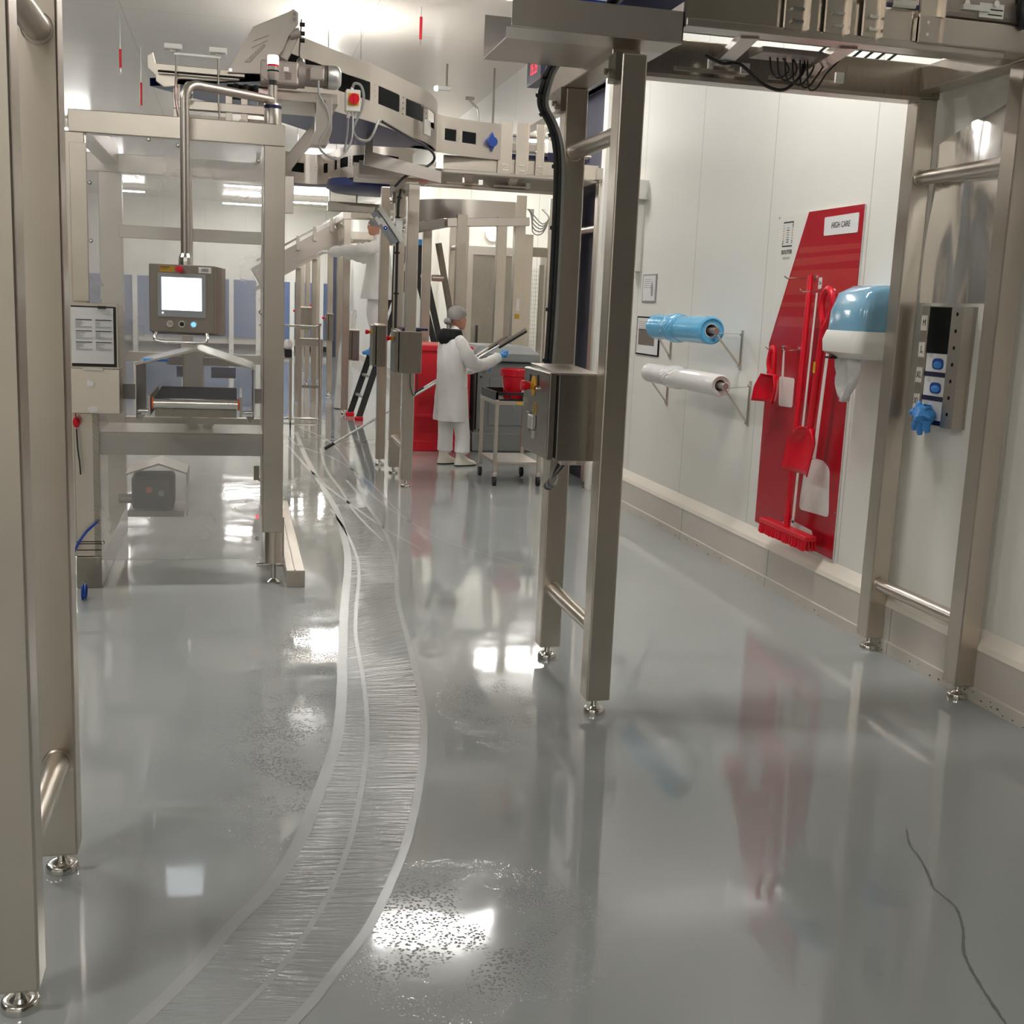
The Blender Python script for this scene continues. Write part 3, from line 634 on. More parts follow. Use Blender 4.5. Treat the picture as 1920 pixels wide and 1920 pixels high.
# rear portal and top frame
for nm, b in (('rear_beam', (-.95, .3, 8.3, 8.4, 2.41, 2.53)), ('rear_post', (-.88, -.735, 8.3, 8.4, .1, 2.41)), ('rear_post', (.17, .29, 8.3, 8.4, .1, 2.41)), ('side_beam', (.16, .262, YM+.1, 8.3, 2.46, 2.57)),
              ('side_beam', (-.855, -.75, YM+.1, 8.3, 2.46, 2.57)), ('cross_beam', (-.727, .15, YM+.02, YM+.1, .749, .869)), ('inner_column', (-.34, -.27, 7.9, 7.97, 1.1, 2.4)), ('inner_rail', (-.73, .17, 8.0, 8.06, 1.98, 2.06)),
              ('inner_rail', (-.73, .17, 7.9, 7.96, 1.2, 1.26)), ('inner_rail', (-.73, .17, 8.3, 8.36, .72, .8))):
    part(MB().box(*b), nm, 'steel' if b[5]-b[4] > .3 else 'steelh', g, bev=.004)
part(MB().box(-.727, .15, YM+.03, YM+.5, .868, .876), 'shelf', 'sheet', g)
part(MB().box(-.62, -.53, YM+.012, YM+.06, 1.06, 1.14), 'black_block', 'dark', g); part(MB().box(.09, .145, YM+.012, YM+.06, 1.05, 1.13), 'black_block', 'dark', g)
for x0 in (-.36, -.15): part(MB().cyl((x0, 7.6, 1.16), (x0+.15, 7.6, 1.16), .034, n=20), 'belt_roller', 'navyb', g, smooth=True)
part(MB().box(-.42, .05, 7.62, 7.7, 1.2, 1.25), 'roller_bracket', 'dsteel', g)
part(MB().box(-.32, -.2, 7.5, 7.8, .9, 1.3), 'film_former', 'steel', g, bev=.01)
for sx in (-1, 1): part(MB().beam((-.2+sx*.11, YM+.3, .99), (-.2+sx*.03, YM+.3, .87), .012, .05), 'support_strut', 'steel', g)
# motor under its cowl
mb = MB().box(-.60, -.36, 7.1, 7.35, .37, .57); mt = part(mb, 'motor', 'dark', g, bev=.02)
part(MB().cyl((-.5, 7.085, .49), (-.5, 7.1, .49), .018, n=18), 'motor_disc', 'orange', mt); part(MB().cyl((-.43, 7.085, .47), (-.43, 7.1, .47), .018, n=18), 'motor_disc', 'castalu', mt)
part(MB().cyl((-.6, 7.2, .42), (-.68, 7.2, .42), .03, n=16), 'motor_shaft', 'dsteel', mt, smooth=True)
part(MB().box(-.62, -.3, 7.05, 7.4, .335, .37), 'motor_base', 'dsteel', g)
mb = MB().prism([(-.63, 7.05, .59), (-.44, 7.05, .655), (-.28, 7.05, .6), (-.28, 7.05, .59), (-.44, 7.05, .645), (-.63, 7.05, .58)], (0, .35, 0)); mb.box(-.285, -.28, 7.05, 7.4, .34, .6); part(mb, 'motor_cowl', 'sheet', g)
# clear guard with screws
pn = part(MB().box(-.765, .148, YM-.012, YM-.004, .158, 2.452), 'guard_panel', 'poly', g, bev=.002)
for x, z in ((-.75, 1.56), (-.75, 1.9), (-.75, 2.2), (-.3, 2.42), (.12, 2.37), (.135, 1.56), (.135, .62), (.12, .28), (-.72, .26), (-.45, 2.44)):
    part(MB().lathe([(.001, 0), (.011, 0), (.011, .008), (.006, .014), (.001, .014)], (x, YM-.012, z), 14, (0, -1, 0)), 'screw', 'chrome', pn, smooth=True)
part(MB().cyl((.12, YM-.016, .405), (.12, YM-.012, .405), .008, n=12), 'red_light', 'redled', pn)
part(MB().box(.1, .13, YM-.03, YM-.012, .62, .7), 'latch', 'dsteel', pn)
# clipboard holder and box
mb = MB().box(-.86, -.602, YM-.20, YM-.192, 1.235, 1.575); ch = thing('clipboard_holder', 'steel document holder with printed sheet on the packaging machine', 'document holder', (-.72, 6.5, .99))
part(mb, 'backplate', 'steelh', ch, bev=.002); part(MB().box(-.835, -.612, YM-.206, YM-.2, 1.245, 1.56), 'board', 'black', ch)
part(MB().box(-.7, -.66, YM-.222, YM-.206, 1.548, 1.562), 'clip', 'black', ch)
ps = part(MB().box(-.835, -.625, YM-.212, YM-.207, 1.262, 1.552), 'paper_sheet', 'paper', ch)
for c_ in (0, 1):
    for r_ in range(3):
        x0 = -.812+c_*.098; z0 = 1.487-r_*.058
        part(MB().box(x0, x0+.08, YM-.2135, YM-.212, z0, z0+.004), 'table_rule', 'ink', ps)
        mb = MB()
        for k in range(7): mb.box(x0, x0+random.uniform(.02, .045) if k < 5 else x0+.08, YM-.2132, YM-.212, z0-.006-k*.0055, z0-.0045-k*.0055)
        part(mb, 'text_lines', 'greyink', ps)
mb = MB(); mb.prism([(-.86, YM-.22, 1.0), (-.86, YM-.2, 1.235), (-.86, YM-.04, 1.235), (-.86, YM-.04, 1.0)], (.262, 0, 0)); part(mb, 'box', 'steelh', ch, bev=.003)
part(MB().box(-.78, -.68, YM-.225, YM-.2, 1.228, 1.238), 'hinge_wire', 'chrome', ch)
part(MB().prism([(-.762, YM-.217, 1.14), (-.727, YM-.217, 1.14), (-.727, YM-.217, 1.165), (-.745, YM-.217, 1.173), (-.762, YM-.215, 1.178)], (0, .003, 0)), 'torn_sticker', 'paper', ch)
mb = MB(); mb.prism([(-.735+.026*math.cos(a*PI/10), YM-.2215, 1.022+.016*math.sin(a*PI/10)) for a in range(20)], (0, .003, 0)); part(mb, 'oval_sticker', 'paper', ch)
mb = MB().ball((-.838, 6.62, .935), .018, .012, .03); mb.cyl((-.838, 6.6, .94), (-.838, 6.6, 1.002), .003, n=6); h = solo(mb, 'release_handle', 'redp', 'small red pull handle hanging under the document holder', 'handle', smooth=True)
part(MB().tube(smoothline([(-.838, 6.62, .9), (-.834, 6.62, .8), (-.826, 6.62, .72), (-.822, 6.62, .65)], 6), .004, 8), 'pull_cord', 'bcable', h)
cable([(-.745, 6.66, .38), (-.8, 6.62, .33), (-.84, 6.6, .27), (-.87, 6.58, .2)], .007, 'air_hose', 'dblue', 'blue air hose leaving the lower left of the packaging machine')
mb = MB().tube([(-.80+.0*k, 6.42+.03*math.cos(2*PI*k/20), .04+.038*math.sin(2*PI*k/20)) for k in range(20)], .006, 8, True); mb.tube([(-.785, 6.42+.034*math.cos(2*PI*k/20), .045+.038*math.sin(2*PI*k/20)) for k in range(20)], .006, 8, True)
solo(mb, 'coiled_hose', 'dblue', 'small blue hose coil lying on the floor beside the near left post', 'hose', smooth=True)
# infeed conveyor with tent-shaped hood
h = thing('infeed_conveyor', 'small infeed belt conveyor under a tent-shaped hood on the packaging machine', 'conveyor', (-.2, 6.35, 1.0), )
Y0, Y1 = 6.0, 6.68
for x, nm in ((-.482, 'side_plate'), (.088, 'side_plate')):
    mb = MB(); mb.prism([(x, Y0, 1.05), (x, Y0+.03, 1.02), (x, Y1, 1.02), (x, Y1, 1.28), (x, Y0+.02, 1.30)], (.004, 0, 0)); part(mb, nm, 'sheet', h)
mb = MB(); mb.prism([(-.482, Y0, 1.296), (-.192, Y0, 1.375), (-.192, Y0, 1.371), (-.482, Y0, 1.291)], (0, Y1-Y0, 0)); part(mb, 'hood_panel', 'clear', h)
mb = MB(); mb.prism([(-.192, Y0, 1.375), (.094, Y0, 1.285), (.094, Y0, 1.281), (-.192, Y0, 1.371)], (0, Y1-Y0, 0)); part(mb, 'hood_panel', 'clear', h)
part(MB().beam((-.482, Y0, 1.292), (-.192, Y0, 1.371), .012, .01), 'hood_rim', 'sheet', h); part(MB().beam((-.192, Y0, 1.371), (.094, Y0, 1.281), .008, .006), 'hood_rim', 'sheet', h)
part(MB().box(-.45, -.33, Y0+.1, Y0+.2, 1.305, 1.316), 'blue_strip', 'blue', h)
ro = part(MB().cyl((-.40, Y0+.06, 1.1), (.01, Y0+.06, 1.1), .026, n=28), 'end_roller', 'chrome', h, smooth=True)
for x in (-.408, .01): part(MB().cyl((x, Y0+.06, 1.1), (x+.008, Y0+.06, 1.1), .03, n=28), 'orange_ring', 'orange', ro)
mb = MB(); mb.prism([(-.395, Y0+.06, 1.126), (.005, Y0+.06, 1.126), (.005, Y1, 1.137), (-.395, Y1, 1.137)], (0, 0, -.003)); part(mb, 'belt', 'rubber', h)
part(MB().box(-.395, .005, Y0+.08, Y1, 1.03, 1.07), 'belt_bed', 'dsteel', h); 
for x in (-.425, .02): part(MB().box(x, x+.012, Y0+.02, Y1, 1.04, 1.14), 'belt_rail', 'sheet', h)
for x in (-.478, .034): part(MB().cyl((x, Y0+.06, 1.06), (x+.052, Y0+.06, 1.06), .011, n=14), 'cross_bar', 'chrome', h, smooth=True)
for x in (-.48, .05):
    mb = MB(); mb.prism([(x, Y0+.02, 1.045), (x+.045, Y0+.02, 1.045), (x+.02, Y0+.02, 1.01)], (0, .004, 0)); part(mb, 'corner_gusset', 'dsteel', h)
# operator panel on its swivel arm
hm = thing('operator_panel', 'grey touch-screen operator panel hanging from a bent pipe, marked X03', 'operator panel', (-.27, 6.4, 1.43))
ang = Matrix.Rotation(math.radians(-9), 3, 'Z')
def hp(x, y, z): return Vector((-.272, 6.36, 0))+ang @ Vector((x, y, 0))+Vector((0, 0, z))
def hbox(x0, x1, y0, y1, z0, z1):
    mb = MB(); v = [mb.bm.verts.new(hp(x, y, z)) for z in (z0, z1) for y in (y0, y1) for x in (x0, x1)]
    for f in ((0, 2, 3, 1), (4, 5, 7, 6), (0, 1, 5, 4), (2, 6, 7, 3), (0, 4, 6, 2), (1, 3, 7, 5)): mb.bm.faces.new([v[i] for i in f])
    return mb
bd = hbox(-.168, .168, 0, .055, 1.442, 1.79)
body = part(bd, 'enclosure', 'hmi', hm, bev=.006)
mb = MB(); q = [[hp(s_*.168 if s_ < 0 else .168, .05, z) for s_, z in ((-1, 1.442), (1, 1.442), (1, 1.79), (-1, 1.79))], [hp(a, .08, z) for a, z in ((-.17, 1.43), (.19, 1.43), (.19, 1.785), (-.17, 1.785))], [hp(a, .2, z) for a, z in ((-.17, 1.43), (.19, 1.43), (.19, 1.785), (-.17, 1.785))]]
mb.rings(q); part(mb, 'rear_housing', 'hmi', hm, bev=.004)
scr = part(hbox(-.122, .122, -.006, .001, 1.522, 1.745), 'screen_bezel', 'bezel', hm, bev=.002)
part(hbox(-.102, .102, -.0075, -.005, 1.557, 1.725), 'display', 'screen', scr)
part(hbox(-.012, .015, -.0072, -.0055, 1.541, 1.544), 'maker_mark', 'greyink', scr)
def hcyl(x, z, r, y0, y1, n=20): return MB().cyl(hp(x, y0, z), hp(x, y1, z), r, n=n)
part(hcyl(-.097, 1.542, .003, -.009, -.006), 'status_dot', 'whiteled', scr)
st = part(hbox(-.112, -.038, -.002, .001, 1.752, 1.782), 'warning_sticker', 'amber', hm)
part(hbox(-.108, -.06, -.0026, -.002, 1.774, 1.778), 'sticker_line', 'ink', st)
part(hbox(-.108, -.07, -.0026, -.002, 1.766, 1.768), 'sticker_line', 'ink', st)
part(hbox(.086, .15, -.002, .001, 1.752, 1.782), 'name_plate', 'white', hm)
text('plate_text', 'X03', .022, 'ink', hm, hp(.118, -.0032, 1.7665), (Matrix.Rotation(math.radians(-9), 3, 'Z') @ FACE['-y']))
bt = part(MB().lathe([(.001, 0), (.012, 0), (.012, .014), (.018, .02), (.018, .032), (.001, .034)], hp(-.008, 0, 1.768), 20, -(ang @ Vector((0, 1, 0)))), 'emergency_button', 'redp', hm, smooth=True)
for x, mt_ in ((-.06, 'castalu'), (0, 'black'), (.06, 'blueled')):
    k = part(hcyl(x, 1.487, .017, -.007, 0), 'button_ring', 'chrome', hm, smooth=True); part(hcyl(x, 1.487, .012, -.011, -.006), 'push_button', mt_, k, smooth=True)
L = smoothline([hp(-.13, -.01, 1.44), hp(-.135, -.03, 1.41), hp(-.11, -.035, 1.396), hp(0, -.035, 1.394), hp(.11, -.035, 1.396), hp(.135, -.03, 1.41), hp(.13, -.01, 1.44)], 6)
part(MB().tube(L, .0085, 12), 'grab_handle', 'chrome', hm, smooth=True)
cx, cy = -.255, 6.42
part(MB().lathe([(.001, 1.785), (.036, 1.785), (.036, 1.81), (.034, 1.83), (.026, 1.85), (.001, 1.85)], (cx, cy, 0), 12), 'ribbed_collar', 'chrome', hm)
bx, by = .196, YM+.045
pts = [(cx, cy, 1.84), (cx, cy, 2.62)]+[(cx+.08*(1-math.cos(a))*.8, cy+.05*(1-math.cos(a)), 2.62+.08*math.sin(a)) for a in [PI/2*k/6 for k in range(1, 7)]]+[(bx, by, 2.70)]
part(MB().tube(pts, .0235, 20), 'arm_pipe', 'sheet', hm, smooth=True)
part(MB().cyl((bx, by, 2.66), (bx, by, 2.775), .0245, n=24), 'pivot_tube', 'sheet', hm, smooth=True)
b_ = part(MB().lathe([(.001, 2.57), (.047, 2.57), (.047, 2.675), (.043, 2.682), (.001, 2.682)], (bx, by, 0), 30), 'pivot_base', 'sheet', hm, smooth=True)
part(MB().cyl((bx, by, 2.652), (bx, by, 2.67), .0476, n=30), 'blue_band', 'navyb', b_, smooth=True)
sl = thing('stack_light', 'lit red beacon on a short stack on the machine corner pipe', 'stack light', (bx, by, 2.775))
part(MB().cyl((bx, by, 2.775), (bx, by, 2.805), .02, n=20), 'socket', 'black', sl, smooth=True)
part(MB().lathe([(.001, 2.8), (.026, 2.8), (.031, 2.82), (.031, 2.845), (.001, 2.845)], (bx, by, 0), 24), 'grey_segment', 'castalu', sl, smooth=True)
part(MB().cyl((bx, by, 2.845), (bx, by, 2.853), .031, n=24), 'dark_ring', 'dark', sl, smooth=True)
part(MB().cyl((bx, by, 2.853), (bx, by, 2.872), .031, n=24), 'grey_segment', 'castalu', sl, smooth=True)
part(MB().cyl((bx, by, 2.872), (bx, by, 2.882), .031, n=24), 'red_ring', 'redp', sl, smooth=True)
part(MB().lathe([(.001, 2.882), (.031, 2.882), (.031, 2.922), (.028, 2.93), (.001, 2.93)], (bx, by, 0), 24), 'lit_lens', 'redlamp', sl, smooth=True)
# loose square tube on the floor right of the machine
mb = MB(); mb.box(.285, .39, 6.62, 9.0, .0, .1); o = solo(mb, 'floor_rail', 'steelh', 'square stainless tube lying along the floor right of the packaging machine', 'steel rail', bev=.004)
part(MB().box(.33, .338, 6.615, 9.0, .1, .106), 'weld_seam', 'sheet', o)
part(MB().box(.262, .285, 7.0, 7.1, .1, .34), 'bracket', 'steel', o)

# ================================================================== MACHINERY ABOVE THE MACHINE
g = thing('feed_unit', 'steel feed unit with slanted bracket arm above the packaging machine', 'feed unit', (-.1, 7.4, 2.57))
P = lambda pts, y: [(x, y, z) for x, z in pts]
mb = MB().prism(P([(-.05, 2.93), (-.04, 2.96), (.1, 3.2), (.3, 3.3), (.33, 3.32), (.36, 3.30), (.36, 3.24), (.30, 3.16), (.27, 3.08), (.2, 3.0), (.18, 2.94)], 7.36), (0, .012, 0)); arm = part(mb, 'bracket_arm', 'sheet', g, bev=.003)
mb = MB().prism(P([(.05, 3.0), (.08, 3.0), (.17, 3.1), (.16, 3.11), (.14, 3.09)], 7.352), (0, .004, 0)); part(mb, 'arm_slot', 'dsteel', arm)
for a, b_ in (((.1, 3.12), (.19, 3.16)), ((.09, 3.08), (.18, 3.13))): part(MB().beam((a[0], 7.355, a[1]), (b_[0], 7.355, b_[1]), .003, .004), 'arm_slot', 'dsteel', arm)
for x, z in ((.335, 3.29), (.335, 3.26), (-.03, 2.945), (.16, 2.945)): part(MB().cyl((x, 7.345, z), (x, 7.36, z), .01, n=12), 'bolt', 'chrome', arm)
part(MB().beam((.26, 7.45, 3.05), (.33, 7.45, 3.2), .08, .09, (0, 1, 0)), 'swing_link', 'sheet', g, bev=.004)
part(MB().cyl((.31, 7.4, 3.18), (.37, 7.4, 3.2), .028, n=18), 'sensor_head', 'castalu', g, smooth=True)
for z in (3.25, 3.2, 3.16): part(MB().cyl((.37, 7.42, z), (.4, 7.42, z), .012, n=12), 'sensor', 'black', g)
part(MB().tube(smoothline([(.38, 7.42, 3.28), (.375, 7.42, 3.18), (.37, 7.42, 3.08), (.39, 7.42, 3.04), (.41, 7.4, 3.0)], 6), .004, 8), 'sensor_cable', 'bcable', g)
# left supports
mb = MB().prism(P([(-.5, 3.0), (-.47, 3.02), (-.455, 2.96), (.02, 2.955), (.02, 2.90), (-.1, 2.89), (-.33, 2.885), (-.34, 2.84), (-.41, 2.83), (-.455, 2.86), (-.455, 2.89), (-.5, 2.93)], 7.42), (0, .02, 0)); part(mb, 'side_plate', 'steelh', g, bev=.003)
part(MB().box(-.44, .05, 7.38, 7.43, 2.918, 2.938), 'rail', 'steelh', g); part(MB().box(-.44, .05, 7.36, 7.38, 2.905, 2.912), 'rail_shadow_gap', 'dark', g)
for x0, x1, z0, z1 in ((-.36, -.32, 2.57, 2.86), (-.06, -.02, 2.57, 2.86), (.03, .07, 2.57, 2.86)): part(MB().box(x0, x1, 7.45, 7.5, z0, z1), 'upright', 'steel', g, bev=.003)
part(MB().box(-.36, .18, 7.44, 7.5, 2.72, 2.77), 'cross_rail', 'steelh', g, bev=.003); part(MB().box(-.36, .18, 7.6, 7.66, 2.6, 2.63), 'cross_rail', 'steelh', g)
part(MB().box(-.3, -.05, 7.8, 7.9, 2.6, 2.74), 'dark_trough', 'dsteel', g); part(MB().box(.05, .2, 7.8, 7.9, 2.6, 2.74), 'dark_trough', 'dsteel', g)
part(MB().box(-.05, .19, 7.55, 7.6, 2.82, 2.9), 'roller_housing', 'dark', g)
for x in (.0, .06, .12): part(MB().cyl((x, 7.53, 2.83), (x, 7.53, 2.9), .016, n=14), 'roller', 'rubber', g, smooth=True)
mb = MB()
for k in range(16): pass
part(MB().tube([(-.27+.022*math.cos(2*PI*k/16), 7.35, 2.81+.045*math.sin(2*PI*k/16)) for k in range(16)], .009, 8, True), 'polished_ring', 'chrome', g, smooth=True)
part(MB().tube([(-.335, 7.3, 2.99), (-.34, 7.3, 2.76), (-.315, 7.3, 2.58)], .006, 8), 'thin_rod', 'chrome', g); part(MB().tube([(-.1, 7.3, 2.99), (-.1, 7.3, 2.76), (-.085, 7.3, 2.58)], .006, 8), 'thin_rod', 'chrome', g)
part(MB().beam((-.345, 7.3, 3.0), (-.085, 7.3, 3.0), .01, .012), 'rod_bridge', 'alu', g)
for x in (-.40, -.15): 
    part(MB().box(x, x+.1, 7.27, 7.33, 3.02, 3.05), 'white_lamp_head', 'white', g, bev=.006)
    part(MB().box(x+.035, x+.065, 7.29, 7.31, 3.005, 3.02), 'lamp_neck', 'dsteel', g)
for x0, x1, z0, z1 in ((-.27, -.2, 2.57, 2.62), (.02, .06, 2.57, 2.65), (-.16, -.12, 2.57, 2.6)): part(MB().box(x0, x1, 7.2, 7.24, z0, z1), 'bracket_tab', 'sheet', g, bev=.004)
part(MB().box(.13, .6, 7.36, 7.9, 2.80, 2.86), 'support_beam', 'steelh', g, bev=.004)
# gear motor
mo = thing('gear_motor', 'grey gear motor with domed fan cover above the packaging machine', 'motor', (.4, 7.3, 2.86))
part(MB().box(.14, .36, 7.22, 7.36, 2.865, 3.0), 'gear_case', 'castalu', mo, bev=.015)
part(MB().cyl((.19, 7.2, 2.93), (.19, 7.23, 2.93), .05, n=26), 'output_flange', 'castalu', mo, smooth=True)
part(MB().box(.27, .3, 7.214, 7.222, 2.94, 2.965), 'type_plate', 'white', mo)
for k in range(5): part(MB().box(.28, .315, 7.215, 7.222, 2.9+k*.008, 2.903+k*.008), 'cooling_rib', 'dsteel', mo)
part(MB().cyl((.355, 7.29, 2.94), (.395, 7.29, 2.94), .075, n=30), 'adapter_flange', 'castalu', mo, smooth=True)
mb = MB().cyl((.395, 7.29, 2.94), (.52, 7.29, 2.94), .062, n=30); mc = part(mb, 'motor_body', 'castalu', mo, smooth=True)
for k in range(5): part(MB().cyl((.505+k*.007, 7.29, 2.94), (.508+k*.007, 7.29, 2.94), .067, n=30), 'cooling_fin', 'dsteel', mc)
tb = part(MB().box(.42, .505, 7.2, 7.23, 2.9, 2.985), 'terminal_box', 'castalu', mo, bev=.01)
for x, z in ((.43, 2.91), (.495, 2.91), (.43, 2.975), (.495, 2.975)): part(MB().cyl((x, 7.195, z), (x, 7.2, z), .005, n=8), 'screw', 'dsteel', tb)
part(MB().lathe([(.001, 0), (.068, 0), (.068, .045), (.06, .065), (.04, .078), (.001, .08)], (.53, 7.29, 2.94), 32, (1, 0, 0)), 'fan_cover', 'alu', mo, smooth=True)
part(MB().tube([(.37+.018*math.cos(PI*k/8), 7.29, 3.01+.022*math.sin(PI*k/8)) for k in range(9)], .006, 8), 'lifting_eye', 'dsteel', mo, smooth=True)
cable([(.47, 7.2, 2.9), (.475, 7.18, 2.82), (.52, 7.18, 2.74), (.53, 7.18, 2.66), (.48, 7.18, 2.56), (.5, 7.2, 2.5), (.6, 7.3, 2.48), (.69, 7.5, 2.6), (.72, 7.7, 2.75), (.73, 7.86, 2.84)], .006, 'motor_cable', 'cable', 'grey cable drooping from the gear motor to the red switch box')
# hanging box profile and sloped rail
hb = thing('hanging_bracket', 'folded steel bracket box hanging below the gear motor', 'bracket', (.5, 7.3, 2.55))
part(MB().prism(P([(.465, 2.83), (.56, 2.83), (.56, 2.64), (.53, 2.55), (.43, 2.55), (.465, 2.64)], 7.3), (0, .14, 0)), 'box_profile', 'sheet', hb, bev=.003)
part(MB().cyl((.51, 7.285, 2.8), (.51, 7.3, 2.8), .01, n=12), 'bolt', 'chrome', hb)
solo(MB().beam((.27, 7.9, 2.42), (.5, 7.9, 2.72), .05, .075), 'sloped_rail', 'sheet', 'sloped steel rail rising from the machine corner to the hanging bracket', 'rail', bev=.003)

# ================================================================== CURVED CONVEYORS
def wall_ribbon(pts, z0, z1, th, windows, ow=(.36, .68)):
    """curved side plate following a plan polyline; windows: list of (s0, s1) fractions along it, cut right through"""
    L = smoothline([(x, y, 0) for x, y in pts], 10); d = [0]
    for a, b in zip(L, L[1:]): d.append(d[-1]+(b-a).length)
    T = d[-1]
    def at(s):
        s = max(0, min(T, s))
        for i in range(len(d)-1):
            if d[i+1] >= s: t = (s-d[i])/max(d[i+1]-d[i], 1e-6); p = L[i].lerp(L[i+1], t); q = (L[i+1]-L[i]).normalized(); return p, Vector((-q.y, q.x, 0))
        return L[-1], Vector((0, 1, 0))
    cuts = sorted(set([0, T]+[k*T/40 for k in range(41)]+[c for w_ in windows for c in w_]))
    h = z1-z0; za, zb = z0+h*ow[0], z0+h*ow[1]; mb = MB(); bm = mb.bm; grid = []
    for s in cuts:
        p, n = at(s); row = []
        for z in (z0, za, zb, z1): row.append((bm.verts.new(p+Vector((0, 0, z))), bm.verts.new(p+n*th+Vector((0, 0, z)))))
        grid.append(row)
    def inw(s): return any(a-1e-6 <= s <= b+1e-6 for a, b in windows)
    for i in range(len(cuts)-1):
        mid = (cuts[i]+cuts[i+1])/2; W_ = any(a < mid < b for a, b in windows)
        for k in range(3):
            if k == 1 and W_: continue
            a, b, c, e = grid[i][k], grid[i][k+1], grid[i+1][k+1], grid[i+1][k]
            bm.faces.new((a[0], b[0], c[0], e[0])); bm.faces.new((a[1], e[1], c[1], b[1]))
    return mb, at, T
def curve_conveyor(name, lab, pts, z0, z1, windows, width, belt=True, inward=1, zb=None):
    g = thing(name, lab, 'curved conveyor', (pts[0][0], pts[0][1], z0))
    L = smoothline([(x, y, 0) for x, y in pts], 10); T = sum((b-a).length for a, b in zip(L, L[1:]))
    mb, at, T = wall_ribbon(pts, z0, z1, .006, [(a*T, b*T) for a, b in windows]); part(mb, 'side_plate', 'sheet', g, smooth=True)
    back = MB(); under = MB(); prev = None
    for k in range(41):
        p, n = at(T*k/40); n = n*inward; q = p+n*width; zz = z0+.05 if zb is None else zb
        cur = [p+n*.02+Vector((0, 0, zz)), q+Vector((0, 0, zz)), p+n*.02+Vector((0, 0, zz+.05)), q+Vector((0, 0, zz+.05)), p+n*.12+Vector((0, 0, z0+.06)), p+n*.12+Vector((0, 0, z1-.05))]
        if prev:
            for mbx, ii in ((under, (0, 1)), (under, (2, 3)), (under, (1, 3)), (back, (4, 5))):
                mbx.bm.faces.new([mbx.bm.verts.new(v) for v in (prev[ii[0]], prev[ii[1]], cur[ii[1]], cur[ii[0]])])
        prev = cur
    part(under, 'belt', 'navy', g, smooth=True); part(back, 'inner_dark_sheet', 'dark', g, smooth=True)  # dark sheet set behind the side windows so they look dark
    mb = MB()
    # rows of bolts between the windows
    for a, b in zip(windows, windows[1:]):
        s = (a[1]+b[0])/2*T; p, n = at(s)
        for k in range(4):
            z = z0+(z1-z0)*(.36+.1*k); part(MB().cyl(p-n*.004+Vector((0, 0, z)), p+Vector((0, 0, z)), .006, n=8), 'bolt', 'chrome', g)
    return g
CA = [(.18, 7.64), (.70, 8.33), (.956, 8.65), (1.25, 9.12), (1.476, 9.5), (1.62, 9.92), (1.67, 10.25)]
curve_conveyor('curved_conveyor', 'curved conveyor with windowed steel side and dark blue belt, above the red switch box', CA, 2.9, 3.29, [(.02, .12), (.14, .24), (.27, .40), (.44, .56), (.60, .71), (.75, .84)], .9)
CBp = [(1.62, 9.96), (1.72, 10.05), (1.86, 10.12), (2.05, 10.2), (2.24, 10.235)]
g = curve_conveyor('curved_conveyor', 'concave steel conveyor side with two windows and a blue round bumper', CBp, 2.9, 3.2, [(.18, .36), (.45, .66)], .3)
b_ = part(MB().cyl((2.155, 10.17, 3.04), (2.155, 10.2, 3.04), .042, n=26), 'blue_knob', 'dblue', g, smooth=True)
part(MB().prism([(2.155+.035*math.sin(a*PI/6)*(1 if a % 3 else .55), 10.2, 3.04+.085*math.cos(a*PI/6)*(1 if a % 6 == 0 else .6)) for a in range(12)], (0, .008, 0)), 'blue_bracket', 'dblue', g)
# lower plate rail under the curve, tray corner
solo(MB().prism([(.98, 9.5, 2.70), (1.6, 9.5, 2.60), (1.6, 9.5, 2.69), (1.05, 9.5, 2.80), (1.05, 9.5, 2.96), (1.0, 9.5, 2.96)], (0, .03, 0)), 'sloped_chute_plate', 'sheet', 'sloped steel plate under the dark blue belt of the first curve', 'steel plate')
# red rotary switch box with conduits
sw = thing('switch_box', 'grey switch box with red rotary knob on the curved conveyor', 'switch box', (.735, 7.9, 2.85))
part(MB().box(.692, .785, 7.88, 8.0, 2.85, 2.985), 'box', 'white', sw, bev=.006)
part(MB().box(.705, .775, 7.876, 7.88, 2.885, 2.96), 'yellow_plate', 'yellow', sw)
k = part(MB().cyl((.742, 7.85, 2.924), (.742, 7.878, 2.924), .033, n=24), 'rotary_knob', 'redp', sw, smooth=True)
part(MB().box(.738, .746, 7.843, 7.851, 2.9, 2.948), 'knob_grip', 'redp', k)
for x in (.712, .755): part(MB().cyl((x, 7.94, 2.815), (x, 7.94, 2.85), .011, n=12), 'gland', 'white', sw, smooth=True)
part(MB().cyl((.735, 7.94, 2.985), (.735, 7.94, 3.005), .01, n=12), 'gland', 'white', sw)
cable([(.735, 7.94, 3.0), (.75, 7.93, 3.03), (.79, 7.93, 3.02), (.81, 7.93, 2.96), (.80, 7.93, 2.88), (.765, 7.93, 2.80), (.745, 7.93, 2.74), (.78, 7.95, 2.69), (.85, 8.0, 2.69), (.9, 8.1, 2.76), (.95, 8.3, 2.86), (1.0, 8.55, 2.9)], .009, 'switch_conduit', 'cable', 'thick grey conduit looping from the top of the red switch box')
cable([(.712, 7.94, 2.815), (.71, 7.94, 2.75), (.70, 7.95, 2.65), (.69, 7.95, 2.6)], .007, 'drop_cable', 'cable', 'short grey cable dropping from the switch box left gland')
cable([(1.0, 8.5, 2.89), (1.15, 8.8, 2.88), (1.3, 9.1, 2.87), (1.45, 9.4, 2.86), (1.55, 9.6, 2.83), (1.56, 9.7, 2.78), (1.45, 9.7, 2.7), (1.35, 9.8, 2.66), (1.3, 10.0, 2.6)], .011, 'edge_cable', 'bcable', 'dark cable clipped along the lower edge of the first curve')
